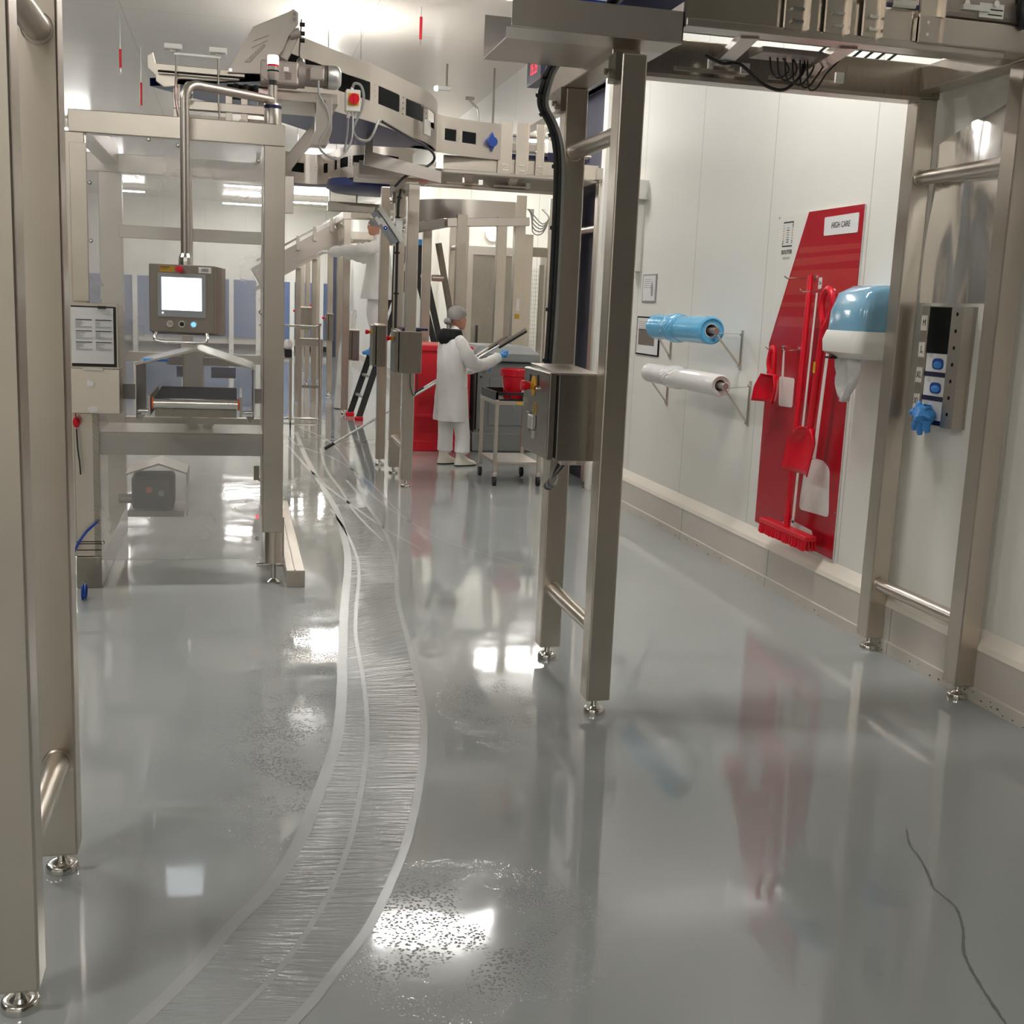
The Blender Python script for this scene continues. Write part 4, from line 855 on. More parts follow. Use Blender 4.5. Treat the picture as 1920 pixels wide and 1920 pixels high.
solo(MB().prism([(1.42, 9.28, 3.05), (1.47, 9.3, 3.04), (1.48, 9.34, 2.98), (1.48, 9.34, 2.93), (1.42, 9.28, 2.94)], (.0, .05, .0)), 'sensor_cover', 'white', 'small white sensor cover at the right end of the first curve', 'sensor')
# inclined cover plate (silver lid) between curves and conveyor on gantry 2
g = thing('straight_conveyor', 'straight belt conveyor lying on the second gantry', 'conveyor', (2.4, 10.8, 2.78))
part(MB().box(1.7, 3.15, 10.62, 10.66, 2.98, 3.1), 'side_plate', 'sheet', g); part(MB().box(2.3, 3.1, 10.4, 11.0, 2.95, 2.98), 'belt', 'navy', g)
for z in (3.0, 3.13): part(MB().cyl((2.3, 10.36, z), (3.1, 10.36, z), .012, n=10), 'guide_rail', 'chrome', g, smooth=True)
part(MB().box(2.68, 2.86, 10.3, 10.5, 3.0, 3.1), 'blue_white_sensor', 'white', g); part(MB().box(2.68, 2.86, 10.29, 10.3, 2.93, 3.0), 'blue_label', 'navyb', g)
part(MB().box(2.72, 2.8, 10.295, 10.3, 3.04, 3.07), 'blue_label', 'dblue', g)
part(MB().cyl((2.7, 10.34, 3.13), (2.78, 10.34, 3.13), .03, n=16), 'motor', 'castalu', g, smooth=True)
# second curve further back
CC = [(.3, 13.2), (.56, 13.45), (.85, 13.55), (1.0, 13.3), (1.08, 12.8), (1.26, 12.4), (1.5, 12.3), (1.8, 12.5)]
curve_conveyor('curved_conveyor', 'second curved conveyor with small windows, lower left of the first curve', CC, 2.9, 3.22, [(.06, .13), (.16, .22), (.32, .36), (.47, .52), (.57, .65), (.69, .80), (.83, .92)], .9)
mb = MB().lathe([(.001, 0), (.42, 0), (.48, .04), (.46, .12), (.001, .12)], (1.42, 13.0, 2.79), 40); solo(mb, 'belt_drum', 'navy', 'round dark blue underside drum beneath the second curve', 'drum', smooth=True)
part_ = thing('hanging_tray_bracket', 'dark steel beam hung under the second curve near the display', 'steel beam', (1.25, 13.5, 2.6))
part(MB().box(.98, 1.5, 13.2, 13.3, 2.6, 2.7), 'beam', 'dsteel', part_, bev=.004); part(MB().beam((1.5, 13.25, 2.65), (1.75, 13.9, 2.75), .1, .1), 'beam_arm', 'sheet', part_, bev=.004)
part(MB().cyl((1.0, 13.27, 2.7), (1.0, 13.3, 2.95), .01, n=10), 'hanger', 'chrome', part_); part(MB().cyl((1.3, 13.25, 2.7), (1.3, 13.25, 3.0), .01, n=10), 'hanger', 'chrome', part_)
solo(MB().box(.50, .62, 13.36, 13.5, 2.56, 2.95), 'drop_bracket', 'sheet', 'steel bracket hanging under the left end of the second curve', 'bracket', bev=.003)
# third curve, seen below the second gantry
CD = [(2.1, 15.2), (2.35, 14.7), (2.7, 14.45), (3.1, 14.4), (3.5, 14.4)]
curve_conveyor('curved_conveyor', 'third curved conveyor seen below the second gantry beams', CD, 2.66, 2.92, [], .6)
g = thing('conveyor_support', 'bent steel support under the third curved conveyor', 'steel support', (2.7, 14.3, 0))
part(MB().beam((2.1, 14.9, 2.54), (2.5, 14.3, 2.62), .1, .1), 'bent_beam', 'sheet', g, bev=.004); part(MB().beam((2.5, 14.3, 2.62), (3.5, 14.2, 2.68), .1, .1), 'bent_beam', 'sheet', g, bev=.004)
for x in (2.67, 3.17):
    part(MB().box(x-.06, x+.06, 14.2, 14.3, 0, 2.72), 'leg', 'steel', g, bev=.004)
part(MB().box(2.1, 2.2, 14.8, 14.9, 0, 2.5), 'leg', 'steel', g, bev=.004); part(MB().beam((2.5, 14.9, 2.4), (2.75, 15.0, 1.3), .06, .06), 'diagonal_brace', 'dsteel', g)
for x in (2.42,): part(MB().cyl((x-.1, 14.22, 1.95), (x+.04, 14.22, 1.95), .04, n=16), 'round_end', 'sheet', g, smooth=True)
# upper guards over posts left of hairnet person
post(2.37, 15.0, 2.75, 'stainless post rising behind the gap between worker and grey pallet box', .11)
post(3.43, 14.4, 3.0, 'tall stainless post behind the grey pallet box with yellow sticker beside the cable coils', .13)
post(3.585, 14.6, 2.55, 'shorter stainless post right of the yellow-stickered post', .13)
post(3.86, 14.5, 3.0, 'slim pale post nearest the near gantry cables', .06)
solo(MB().box(3.40, 3.455, 14.32, 14.334, 1.5, 1.56), 'yellow_sticker', 'amber', 'amber warning sticker on the tall post behind the grey pallet box', 'sticker')
solo(MB().box(3.41, 3.45, 14.32, 14.334, 1.6, 1.75), 'paper_label', 'paper', 'white paper label above the amber sticker on the tall post', 'label')
for i in range(5):
    cable([(3.52+.02*i, 14.4, 2.85), (3.6, 14.4, 2.78-.05*i), (3.72, 14.4, 2.68-.03*i), (3.8, 14.4, 2.75), (3.76-.01*i, 14.45, 2.86)], .007, 'coiled_cable', 'cable', ORD[i]+' from the top of the pale cables coiled between the far posts', 'white coiled cables')
M['wire'] = M['dsteel']
g = thing('mesh_fence', 'dark wire mesh fence panel behind the grey pallet box', 'mesh fence', (3.9, 15, 0))
for x in (3.66, 3.9, 4.2): part(MB().box(x-.025, x+.025, 15.0, 15.05, 0, 2.2), 'fence_post', 'dsteel', g)
mb = MB()
for k in range(38): mb.box(3.66, 4.2, 15.015, 15.02, .15+k*.053, .153+k*.053)
for k in range(22): mb.box(3.68+k*.025, 3.683+k*.025, 15.01, 15.015, .15, 2.15)
part(mb, 'wire_mesh', 'dsteel', g)
part(MB().box(3.55, 4.2, 15.0, 15.06, 2.3, 2.42), 'top_rail', 'dsteel', g)
# hanging display
ang = 0
g = thing('status_display', 'white status display hung at an angle beside the second gantry post', 'display', (1.26, 10.2, 2.1))
d_ = Vector((.2, 0, -.27)).normalized()
def slab(p0, L_, w_, o, th): # p0 top corner, along d_, thickness normal
    n = Vector((d_.z*-1, 0, d_.x)); return MB().beam(Vector(p0)+n*o, Vector(p0)+n*o+d_*L_, w_, th, n)
part(slab((1.195, 10.3, 2.43), .34, .26, 0, .045), 'housing', 'white', g, bev=.008)
part(slab((1.155, 10.3, 2.405), .32, .24, 0, .035), 'screen_face', 'bezel', g, bev=.004); part(slab((1.197, 10.175, 2.345), .1, .006, 0, .035), 'white_stripe', 'white', g)
part(slab((1.16, 10.17, 2.35), .07, .004, 0, .03), 'white_patch', 'white', g); 
part(MB().cyl((1.245, 10.165, 2.265), (1.245, 10.17, 2.265), .016, n=18), 'logo_dot', 'navyb', g)
part(MB().cyl((1.245, 10.16, 2.265), (1.245, 10.165, 2.265), .005, n=10), 'indicator', 'blueled', g)
part(MB().cyl((1.3, 10.3, 2.29), (1.42, 10.3, 2.26), .03, n=14), 'mount_joint', 'chrome', g, smooth=True)
part(MB().box(1.34, 1.4, 10.22, 10.36, 2.18, 2.36), 'mount_block', 'alu', g, bev=.004)
cable([(1.33, 10.22, 2.12), (1.325, 10.22, 1.8), (1.325, 10.22, 1.42)], .006, 'display_cable', 'bcable', 'thin black cable hanging straight down from the display')

# ================================================================== INCLINED CONVEYOR, FAR THINGS
g = thing('inclined_conveyor', 'inclined steel conveyor climbing to the right beyond the packaging machine', 'conveyor', (1.1, 18.5, 2.2))
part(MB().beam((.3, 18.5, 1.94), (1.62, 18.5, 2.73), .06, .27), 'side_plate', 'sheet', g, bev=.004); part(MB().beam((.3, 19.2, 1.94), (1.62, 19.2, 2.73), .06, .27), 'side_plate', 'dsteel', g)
part(MB().beam((.3, 18.44, 1.75), (1.62, 18.44, 2.54), .03, .06), 'lower_rail', 'sheet', g)
part(MB().beam((.3, 18.42, 2.17), (1.62, 18.42, 2.96), .04, .03), 'top_rail', 'chrome', g)
for x in (.9, 1.15, 1.4): part(MB().box(x, x+.05, 18.39, 18.44, 2.0+(x-.3)*.6, 2.17+(x-.3)*.6+.04), 'rail_clip', 'sheet', g)
part(MB().beam((.3, 18.85, 2.08), (1.62, 18.85, 2.87), .6, .02), 'belt', 'alu', g)
for x, z in ((.95, 2.1), (1.2, 2.25)): part(MB().box(x-.04, x+.04, 18.7, 18.78, .02, z), 'leg', 'steel', g, bev=.004)
g = thing('roller_stand', 'wheeled tubular frame with crossbars on the wet floor beyond the machine', 'wheeled frame', (.9, 15.9, 0))
L = [(.3, 15.9, 1.27), (1.04, 15.9, 1.27), (1.09, 15.9, 1.22), (1.1, 15.9, .1), (1.04, 15.9, .04), (.3, 15.9, .04)]
part(MB().tube(smoothline(L, 4), .014, 10), 'tube_hoop', 'chrome', g, smooth=True)
for x in (.86, 1.14): part(MB().box(x-.025, x+.025, 16.3, 16.35, .0, 1.08), 'leg', 'steel', g)
part(MB().box(.85, 1.15, 16.25, 16.4, 1.0, 1.1), 'top_shelf', 'sheet', g, bev=.004); part(MB().box(.87, 1.13, 16.31, 16.34, .42, .46), 'cross_bar', 'chrome', g)
g = thing('trolley_edge', 'small cart with black box and white cloth, half hidden by the machine', 'cart', (.66, 15.0, 0))
part(MB().box(.5, .7, 14.9, 15.2, .88, .9), 'shelf', 'sheet', g); part(MB().box(.655, .69, 14.9, 14.94, .1, .88), 'leg', 'steel', g)
part(MB().box(.6, .69, 14.95, 15.1, .9, 1.0), 'black_box', 'black', g); part(MB().ball((.64, 15.0, 1.06), .06, .06, .07), 'white_cloth', 'coat', g, smooth=True)
part(MB().cyl((.665, 14.9, .05), (.68, 14.9, .05), .05, n=18), 'castor', 'rubber', g, smooth=True)
solo(MB().beam((1.84, 30, 1.5), (2.02, 30, .0), .05, .05), 'leaning_broomstick', 'redp', 'red broom handle leaning against the far blue wall', 'broom handle')

# red and grey pallet boxes
g = thing('red_pallet_box', 'big red plastic pallet box behind the hairnet worker', 'pallet box', (2.28, 13.4, 0))
M_ = 'redbin'
part(MB().box(1.95, 2.58, 12.9, 13.9, .1, 1.14), 'box_wall', M_, g, bev=.015); part(MB().box(1.92, 2.595, 12.87, 13.93, 1.12, 1.19), 'rim', M_, g, bev=.012)
part(MB().box(1.93, 2.59, 12.88, 13.92, .0, .12), 'pallet_base', M_, g, bev=.01); part(MB().box(1.94, 2.585, 12.885, 12.9, .38, .42), 'band', M_, g, bev=.005)
for k in range(12): part(MB().box(1.99, 2.55, 12.892, 12.9, .2+.013*k*1.2, .206+.013*k*1.2), 'rib', M_, g)
for k in range(7): part(MB().box(1.99, 2.55, 12.892, 12.9, .5+.02*k, .508+.02*k), 'rib', M_, g)
g = thing('grey_pallet_box', 'big grey insulated pallet box with lid, right of the hairnet worker', 'pallet box', (2.9, 13.4, 0))
part(MB().box(2.64, 3.33, 12.92, 13.9, .1, 1.02), 'box_wall', 'greybin', g, bev=.03); part(MB().box(2.62, 3.35, 12.9, 13.92, 0, .22), 'base', 'greybin', g, bev=.02)
mb = MB(); mb.rings([[(2.6, 12.86, 1.03), (3.37, 12.86, 1.03), (3.37, 13.94, 1.03), (2.6, 13.94, 1.03)], [(2.6, 12.86, 1.12), (3.37, 12.86, 1.12), (3.37, 13.94, 1.12), (2.6, 13.94, 1.12)], [(2.68, 12.95, 1.2), (3.28, 12.95, 1.2), (3.28, 13.85, 1.2), (2.68, 13.85, 1.2)]]); part(mb, 'lid', 'greybin', g, bev=.015)
part(MB().box(2.8, 3.25, 12.905, 12.925, .3, .84), 'recess_frame', 'greybin', g, bev=.02)
mb = MB()
for k in range(9): mb.box(3.085+.002*(k % 2), 3.095, 12.895, 12.905, .45+k*.028, .465+k*.028)
part(mb, 'moulded_lettering', 'greyink', g)
for z in (.85, .15, .25): part(MB().cyl((2.7, 12.9, z), (2.7, 12.92, z), .012, n=10), 'plug', 'black', g)
part(MB().box(2.645, 2.66, 12.905, 12.92, .25, 1.0), 'dark_edge_strip', 'dark', g)
part(MB().tube([(2.74+.03*math.cos(2*PI*k/16), 12.905, .92+.03*math.sin(2*PI*k/16)) for k in range(16)], .006, 6, True), 'ring', 'dsteel', g)

# trolley with bucket
g = thing('service_trolley', 'small stainless trolley carrying a red bucket', 'trolley', (2.55, 10.75, 0))
X0, X1, Y0, Y1 = 2.34, 2.76, 10.42, 11.08
for x in (X0, X1):
    for y in (Y0, Y1): part(MB().box(x-.016, x+.016, y-.016, y+.016, .12, .80), 'leg', 'steel', g, bev=.003)
part(MB().box(X0-.02, X1+.02, Y0-.02, Y1+.02, .755, .79), 'top_shelf', 'sheet', g, bev=.003); part(MB().box(X0, X1, Y0, Y1, .2, .225), 'bottom_shelf', 'sheet', g, bev=.003)
part(MB().box(2.52, 2.66, Y0-.024, Y0-.02, .762, .786), 'yellow_label', 'yellow', g)
for x in (X0, X1):
    for y in (Y0, Y1):
        c = part(MB().cyl((x-.014, y, .045), (x+.014, y, .045), .045, n=22), 'castor_wheel', 'rubber', g, smooth=True)
        part(MB().cyl((x-.017, y, .045), (x+.017, y, .045), .018, n=14), 'wheel_hub', 'navyb', c); part(MB().box(x-.02, x+.02, y-.022, y+.022, .085, .125), 'castor_fork', 'chrome', c, bev=.004)
t = thing('black_tray', 'shallow black crate on the trolley under the bucket', 'crate', (2.55, 10.75, .79))
part(MB().box(2.35, 2.75, 10.44, 11.06, .79, .8), 'tray_floor', 'black', t)
for b in ((2.33, 2.35, 10.42, 11.08, .79, .87), (2.75, 2.77, 10.42, 11.08, .79, .87), (2.33, 2.77, 10.42, 10.44, .845, .87), (2.33, 2.77, 11.06, 11.08, .79, .87), (2.33, 2.77, 10.42, 10.44, .79, .805)): part(MB().box(*b), 'tray_rim', 'black', t)
for x in (2.33, 2.45, 2.57, 2.69): part(MB().box(x, x+.015, 10.42, 10.44, .8, .85), 'tray_slat', 'black', t)
t = thing('red_bucket', 'red plastic bucket standing in the black crate on the trolley', 'bucket', (2.57, 10.72, .8))
part(MB().lathe([(.001, 0), (.1, 0), (.125, .2), (.138, .205), (.14, .27), (.132, .272), (.12, .2), (.095, .01), (.001, .01)], (2.57, 10.72, .8), 36), 'body', 'redp', t, smooth=True)
part(MB().tube(smoothline([(2.45, 10.66, 1.03), (2.42, 10.6, .97), (2.43, 10.57, .9), (2.47, 10.58, .86)], 6), .004, 6), 'wire_handle', 'dsteel', t)
t = thing('crumpled_cloth', 'white and blue crumpled plastic beside the red bucket', 'cloth', (2.68, 10.52, .8))
part(MB().ball((2.66, 10.53, .86), .07, .05, .065, 12, 8), 'white_fold', 'film', t, smooth=True); part(MB().ball((2.71, 10.5, .84), .045, .03, .05, 10, 7), 'blue_fold', 'navyb', t, smooth=True)

# folding ladder
g = thing('folding_ladder', 'black folding ladder with red feet standing behind the second gantry', 'ladder', (2.1, 16.4, 0))
def lrail(p0, p1, nm='rail'): return part(MB().beam(p0, p1, .085, .03, (0, 1, 0)), nm, 'rubber', g, bev=.004)
for (x, y, ax, ay) in ((1.66, 16.1, 2.42, 16.25), (1.60, 16.75, 2.36, 16.72)):
    r = lrail((x, y, .04), (ax, ay, 2.42)); part(MB().box(x-.06, x+.06, y-.03, y+.03, 0, .06), 'red_foot', 'redp', r, bev=.01)
for (x, y, ax, ay) in ((3.05, 16.1, 2.46, 16.25), (3.1, 16.75, 2.4, 16.72)):
    r = lrail((x, y, .04), (ax, ay, 2.42)); part(MB().box(x-.05, x+.05, y-.03, y+.03, 0, .06), 'red_foot', 'redp', r, bev=.01)
for k in range(1, 8):
    f = k*.118; part(MB().beam((1.66+.76*f, 16.1+.15*f, .04+2.38*f), (1.60+.76*f, 16.75-.03*f, .04+2.38*f), .05, .035), 'rung', 'alu', g, bev=.006)
part(MB().cyl((2.44, 16.15, 2.3), (2.44, 16.2, 2.3), .07, n=20), 'hinge', 'chrome', g, smooth=True); part(MB().box(2.38, 2.58, 16.08, 16.3, 2.4, 2.5), 'blue_cap', 'blue', g, bev=.02); part(MB().prism([(2.42, 16.07, 2.42), (2.56, 16.07, 2.42), (2.57, 16.07, 2.3), (2.44, 16.07, 1.95), (2.38, 16.07, 1.95)], (0, .03, 0)), 'upper_arm', 'rubber', g, bev=.004)
# black front upright with blue cap seen right of the gantry post
# ceiling things
for x, y, z0, z1, lab in ((1.7, 11.5, 4.1, 4.3, 'red hanging cable marker near the top centre'), (-1.14, 13, 3.87, 4.05, 'red marker hanging from the ceiling at far left'), (-1.06, 14.6, 3.75, 4.0, 'red marker hanging lower, just above the machine frame')):
    o = thing('ceiling_marker', lab, 'hanging marker', (x, y, z0), 'red markers hanging from the ceiling')
    part(MB().cyl((x, y, z0), (x, y, z1), .014, n=12), 'red_sleeve', 'redp', o, smooth=True); part(MB().cyl((x, y, z1), (x, y, ZC), .006, n=8), 'rod', 'alu', o); part(MB().cyl((x, y, z0-.05), (x, y, z0), .006, n=8), 'tip', 'chrome', o)
o = thing('pendant_light', 'small pendant lamp glowing at one end on a thin rod, above the concave conveyor side', 'pendant lamp', (2.35, 14, 4.1))
part(MB().cyl((2.39, 14, 4.12), (2.39, 14, ZC), .012, n=8), 'rod', 'dsteel', o); part(MB().box(2.28, 2.44, 13.96, 14.04, 4.09, 4.14), 'housing', 'alu', o, bev=.005)
part(MB().ball((2.27, 14, 4.11), .03), 'lit_head', M['whiteled'], o, smooth=True)
o = thing('ceiling_camera', 'small camera on a bent arm under the ceiling by the right wall', 'camera', (2.72, 14, 3.7))
part(MB().tube([(2.66, 14, 4.02), (2.76, 14, 3.93), (2.78, 14, 3.85), (2.78, 14, 3.4)], .014, 8), 'arm', 'alu', o); part(MB().cyl((2.62, 14, 4.03), (2.72, 14, 4.03), .02, n=12), 'camera_head', 'castalu', o)
solo(MB().cyl((2.955, 14, 3.3), (2.955, 14, ZC), .012, n=8), 'ceiling_rod', 'dsteel', 'thin vertical rod from the ceiling beside the camera arm', 'rod')
o = thing('wall_clock', 'digital clock with red digits high on the right wall', 'clock', (3.1, 12.6, 4.0))
part(MB().box(3.08, 3.2, 12.28, 12.88, 4.0, 4.28), 'case', 'charcoal', o, bev=.005)
text('digits', '15:23', .17, 'redled', o, (3.078, 12.58, 4.14), '-x', .85)

# ================================================================== THINGS ON THE RIGHT WALL
WX = XW+.05
def wp(pts, x, th, mb=None):
    mb = mb or MB(); return mb.prism([(x, y, z) for y, z in pts], (th, 0, 0))
def rounded(pts, r, k=4):
    out = []; n = len(pts)
    for i in range(n):
        p = Vector((*pts[i], 0)); a = (Vector((*pts[i-1], 0))-p).normalized(); b = (Vector((*pts[(i+1) % n], 0))-p).normalized()
        for j in range(k+1):
            t = j/k; q = (p+a*r)*(1-t)**2+p*2*t*(1-t)+(p+b*r)*t**2; out.append((q.x, q.y))
    return out
bx_ = WX-.012
g = thing('shadow_board', 'tall red and white tool board lettered HIGH CARE on the white wall', 'tool board', (WX-.006, 6.24, .33))
pan = part(wp([(6.742, .335), (6.742, 2.262), (5.735, 2.262), (5.735, .335)], bx_, .01), 'white_panel', M['white'], g)
rd = part(wp([(6.355, 2.262), (5.735, 2.262), (5.735, .335), (6.742, .362), (6.742, 1.49)], bx_-.003, .003), 'red_panel', 'redpanel', g)
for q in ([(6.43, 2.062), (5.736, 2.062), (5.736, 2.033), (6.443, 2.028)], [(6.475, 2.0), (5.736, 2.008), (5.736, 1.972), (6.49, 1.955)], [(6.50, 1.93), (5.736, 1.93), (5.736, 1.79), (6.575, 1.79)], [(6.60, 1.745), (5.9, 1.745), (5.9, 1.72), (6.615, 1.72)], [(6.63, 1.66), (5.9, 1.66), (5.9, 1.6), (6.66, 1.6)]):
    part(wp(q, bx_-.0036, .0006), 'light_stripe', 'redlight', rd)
sg = part(wp(rounded([(6.155, 2.218), (5.778, 2.222), (5.778, 2.118), (6.15, 2.116)], .012), bx_-.006, .003), 'sign', 'paper', g)
text('sign_text', 'HIGH CARE', .046, 'ink', sg, (bx_-.0066, 5.965, 2.168), '-x', .86)
XP = bx_-.0005
for y0, y1, z in ((6.545, 6.675, 2.214), (6.545, 6.675, 2.074)): part(MB().box(XP-.0006, XP, y0, y1, z, z+.008), 'logo_bar', 'ink', pan)
for z0, y_, in ((2.196, 6.552), (2.196, 6.668)):
    for k, (c_, dz_) in enumerate((('greyink', 0), ('greyink', .015), ('amber', .03), ('amber', .045), ('orange', .06), ('greyink', .075), ('ink', .09), ('ink', .102))):
        part(MB().box(XP-.0006, XP, y_-.006, y_+.006, z0-dz_, z0-dz_+.006), 'logo_tick', c_, pan)
for k in range(7): part(MB().box(XP-.0006, XP, 6.595, 6.625, 2.183-.014*k, 2.188-.014*k), 'logo_tick', 'ink' if k in (1, 5, 6) else 'greyink', pan)
part(MB().box(XP-.0006, XP, 6.545, 6.551, 2.19, 2.214), 'logo_bar', 'ink', pan); part(MB().box(XP-.0006, XP, 6.669, 6.675, 2.074, 2.1), 'logo_bar', 'ink', pan)
text('brand_lettering', 'BOUTER', .036, 'ink', pan, (XP-.0008, 6.607, 2.042), '-x', 1.02); text('brand_lettering_small', 'G R O U P', .02, 'bezel', pan, (XP-.0008, 6.607, 2.006), '-x', 1.0)
# white tool silhouettes
sh = part(wp(rounded([(6.14, .82), (6.03, .865), (5.93, .865), (5.85, .83), (5.812, .56), (6.165, .545), (6.165, .6)], .03), bx_-.0042, .0012), 'shovel_silhouette', 'white', rd)
part(wp([(6.02, .86), (6.06, .86), (5.985, 1.72), (5.955, 1.72)], bx_-.0042, .0012), 'shovel_silhouette', 'white', rd)
part(wp([(6.245, .45), (6.215, .45), (6.165, 1.8), (6.185, 1.8)], bx_-.0042, .0012), 'broom_silhouette', 'white', rd)
part(wp(rounded([(6.36, .43), (6.27, .47), (6.2, .46), (5.99, .45), (5.96, .39), (6.36, .39)], .01), bx_-.0042, .0012), 'broom_silhouette', 'white', rd)
part(wp(rounded([(6.56, 1.30), (6.36, 1.3), (6.36, 1.125), (6.54, 1.12)], .02), bx_-.0042, .0012), 'dustpan_silhouette', 'white', rd)
part(wp([(6.535, 1.3), (6.505, 1.3), (6.52, 1.46), (6.54, 1.46)], bx_-.0042, .0012), 'dustpan_silhouette', 'white', rd)
tg = part(wp(rounded([(6.165, 1.885), (6.125, 1.887), (6.125, 1.825), (6.165, 1.82)], .008), bx_-.005, .002), 'count_tag', 'paper', g)
text('tag_text', '2x', .03, 'ink', tg, (bx_-.0056, 6.145, 1.855), '-x')
def hook(y, z, L=.17):
    h = part(MB().cyl((bx_-.012, y, z), (bx_-.003, y, z), .014, n=14), 'hook', 'chrome', g, smooth=True)
    part(MB().tube([(bx_-.012, y, z), (bx_-L*.9, y+.005, z-.012), (bx_-L, y+.006, z+.0)], .004, 8), 'hook_rod', 'chrome', h)
hook(6.2, 1.885, .2); hook(5.99, 1.81, .2); hook(6.535, 1.475, .12); hook(6.335, 1.47, .1)
for y, z in ((5.745, 2.25), (6.73, 2.25), (5.745, 1.95), (5.745, .6)): part(MB().cyl((bx_-.005, y, z), (bx_-.002, y, z), .006, n=8), 'screw', 'chrome', g)
# broom
g = thing('broom', 'red broom hanging head down on the red board, long straight handle', 'broom', (3.15, 6.15, .38))
part(MB().tube([(3.15, 6.10, 1.895), (3.15, 6.10, 1.88), (3.152, 6.14, .56), (3.155, 6.145, .46)], [.012, .0165, .0165, .014], 20), 'handle', 'redp', g, smooth=True)
part(MB().cyl((3.155, 6.145, .52), (3.155, 6.148, .43), .021, n=18), 'socket', 'redp', g, smooth=True)
part(MB().box(3.12, 3.19, 5.84, 6.45, .415, .445), 'head', 'redp', g, bev=.006)
mb = MB()
for i in range(46):
    y = 5.848+i*.0131
    for x in (3.128, 3.145, 3.165, 3.182): mb.prism([(x-.004, y-.004, .416), (x+.004, y-.004, .416), (x+.004, y+.004, .416), (x-.004, y+.004, .416)], (random.uniform(-.006, .006)+(x-3.155)*.3, random.uniform(-.003, .003), -.06+random.uniform(0, .004)))
b_ = part(mb, 'bristles', 'redp', g); b_['kind'] = 'stuff'
# long shovel with D grip
g = thing('shovel', 'red plastic shovel with looped grip hanging in front of the red board', 'shovel', (3.12, 5.93, .8))
L = smoothline([(3.11, 5.82, 1.60), (3.11, 5.755, 1.69), (3.11, 5.755, 1.77), (3.11, 5.81, 1.815), (3.11, 5.865, 1.77), (3.11, 5.865, 1.69), (3.11, 5.83, 1.60)], 6)
part(MB().tube(L, .017, 14), 'loop_grip', 'redp', g, smooth=True)
part(MB().tube([(3.11, 5.825, 1.65), (3.11, 5.84, 1.5), (3.115, 5.885, 1.12), (3.12, 5.90, 1.03)], [.017, .019, .02, .017], 18), 'shaft', 'redp', g, smooth=True)
part(MB().box(3.088, 3.092, 5.845, 5.865, 1.36, 1.42), 'yellow_sticker', 'yellow', g)
mb = MB(); rr = []
def bl(t, u): # t along 0..1 down, u across -1..1
    y0 = 5.905+.07*t; wd = (.07+.09*min(1, t*3.2))*(1-.0*t); z = 1.055-.27*t
    dep = .06*(1-.3*t)*(u*u)**1.3
    return Vector((3.125-dep-.0*t+.02*(1-t), y0+u*wd, z-.02*(1-u*u)*0))
rows = [[bl(t/10, -1+u/6) for u in range(13)] for t in range(11)]
vs = [[mb.bm.verts.new(p) for p in r] for r in rows]
for i in range(10):
    for j in range(12): mb.bm.faces.new((vs[i][j], vs[i][j+1], vs[i+1][j+1], vs[i+1][j]))
o = part(mb, 'blade', 'redp', g, smooth=True); md = o.modifiers.new('thick', 'SOLIDIFY'); md.thickness = .006
# small dustpan scoop
g = thing('hand_scoop', 'small red hand scoop hanging at the left edge of the red board', 'scoop', (3.15, 6.5, 1.14))
L = smoothline([(3.15, 6.50, 1.30), (3.14, 6.53, 1.37), (3.14, 6.515, 1.45), (3.14, 6.49, 1.475), (3.14, 6.465, 1.45), (3.14, 6.455, 1.38), (3.15, 6.46, 1.30)], 5)
part(MB().tube(L, .013, 12), 'loop_handle', 'redp', g, smooth=True)
mb = MB(); rows = []
for t in range(9):
    tt = t/8; z = 1.315-.17*tt; wd = .09+.05*min(1, tt*2.2)
    rows.append([Vector((3.175-.075*(abs(u)**2.2)-.02*tt, 6.455+.01*tt+u*wd, z)) for u in [-1+k/6 for k in range(13)]])
vs = [[mb.bm.verts.new(p) for p in r] for r in rows]
for i in range(8):
    for j in range(12): mb.bm.faces.new((vs[i][j], vs[i][j+1], vs[i+1][j+1], vs[i+1][j]))
mb.face([p.copy() for p in rows[0]])
o = part(mb, 'bowl', 'redp', g, smooth=True); md = o.modifiers.new('thick', 'SOLIDIFY'); md.thickness = .005

# paper towel dispenser
g = thing('towel_dispenser', 'translucent blue and white paper towel dispenser beside the steel posts', 'towel dispenser', (3.16, 5.46, 1.42))
def dring(z, x0, y0, y1, rr_=.06): # rounded rectangle open to the wall
    pts = [(WX, y1), (x0+rr_, y1)]+[(x0+rr_-rr_*math.sin(a), y1-rr_+rr_*math.cos(a)) for a in [PI/2*k/4 for k in range(1, 5)]]+[(x0+rr_-rr_*math.cos(a), y0+rr_-rr_*math.sin(a)) for a in [PI/2*k/4 for k in range(0, 5)]]+[(WX, y0)]
    return [Vector((x, y, z)) for x, y in pts]
mb = MB().rings([dring(1.58, 3.02, 5.30, 5.66), dring(1.7, 3.03, 5.30, 5.66), dring(1.79, 3.06, 5.31, 5.65), dring(1.83, 3.13, 5.33, 5.63), dring(1.835, 3.2, 5.34, 5.62)])
part(mb, 'blue_cover', 'bluedisp', g, smooth=True)
part(MB().cyl((3.13, 5.34, 1.68), (3.13, 5.62, 1.68), .075, n=26), 'paper_roll', 'paper', g, smooth=True)
mb = MB().rings([dring(1.46, 3.06, 5.31, 5.65, .05), dring(1.49, 3.01, 5.29, 5.67, .05), dring(1.55, 3.0, 5.29, 5.67, .06), dring(1.6, 3.015, 5.3, 5.66, .06)])
part(mb, 'white_body', 'white', g, smooth=True)
part(MB().box(3.02, 3.06, 5.56, 5.62, 1.452, 1.462), 'button', 'black', g)
mb = MB(); rows = []
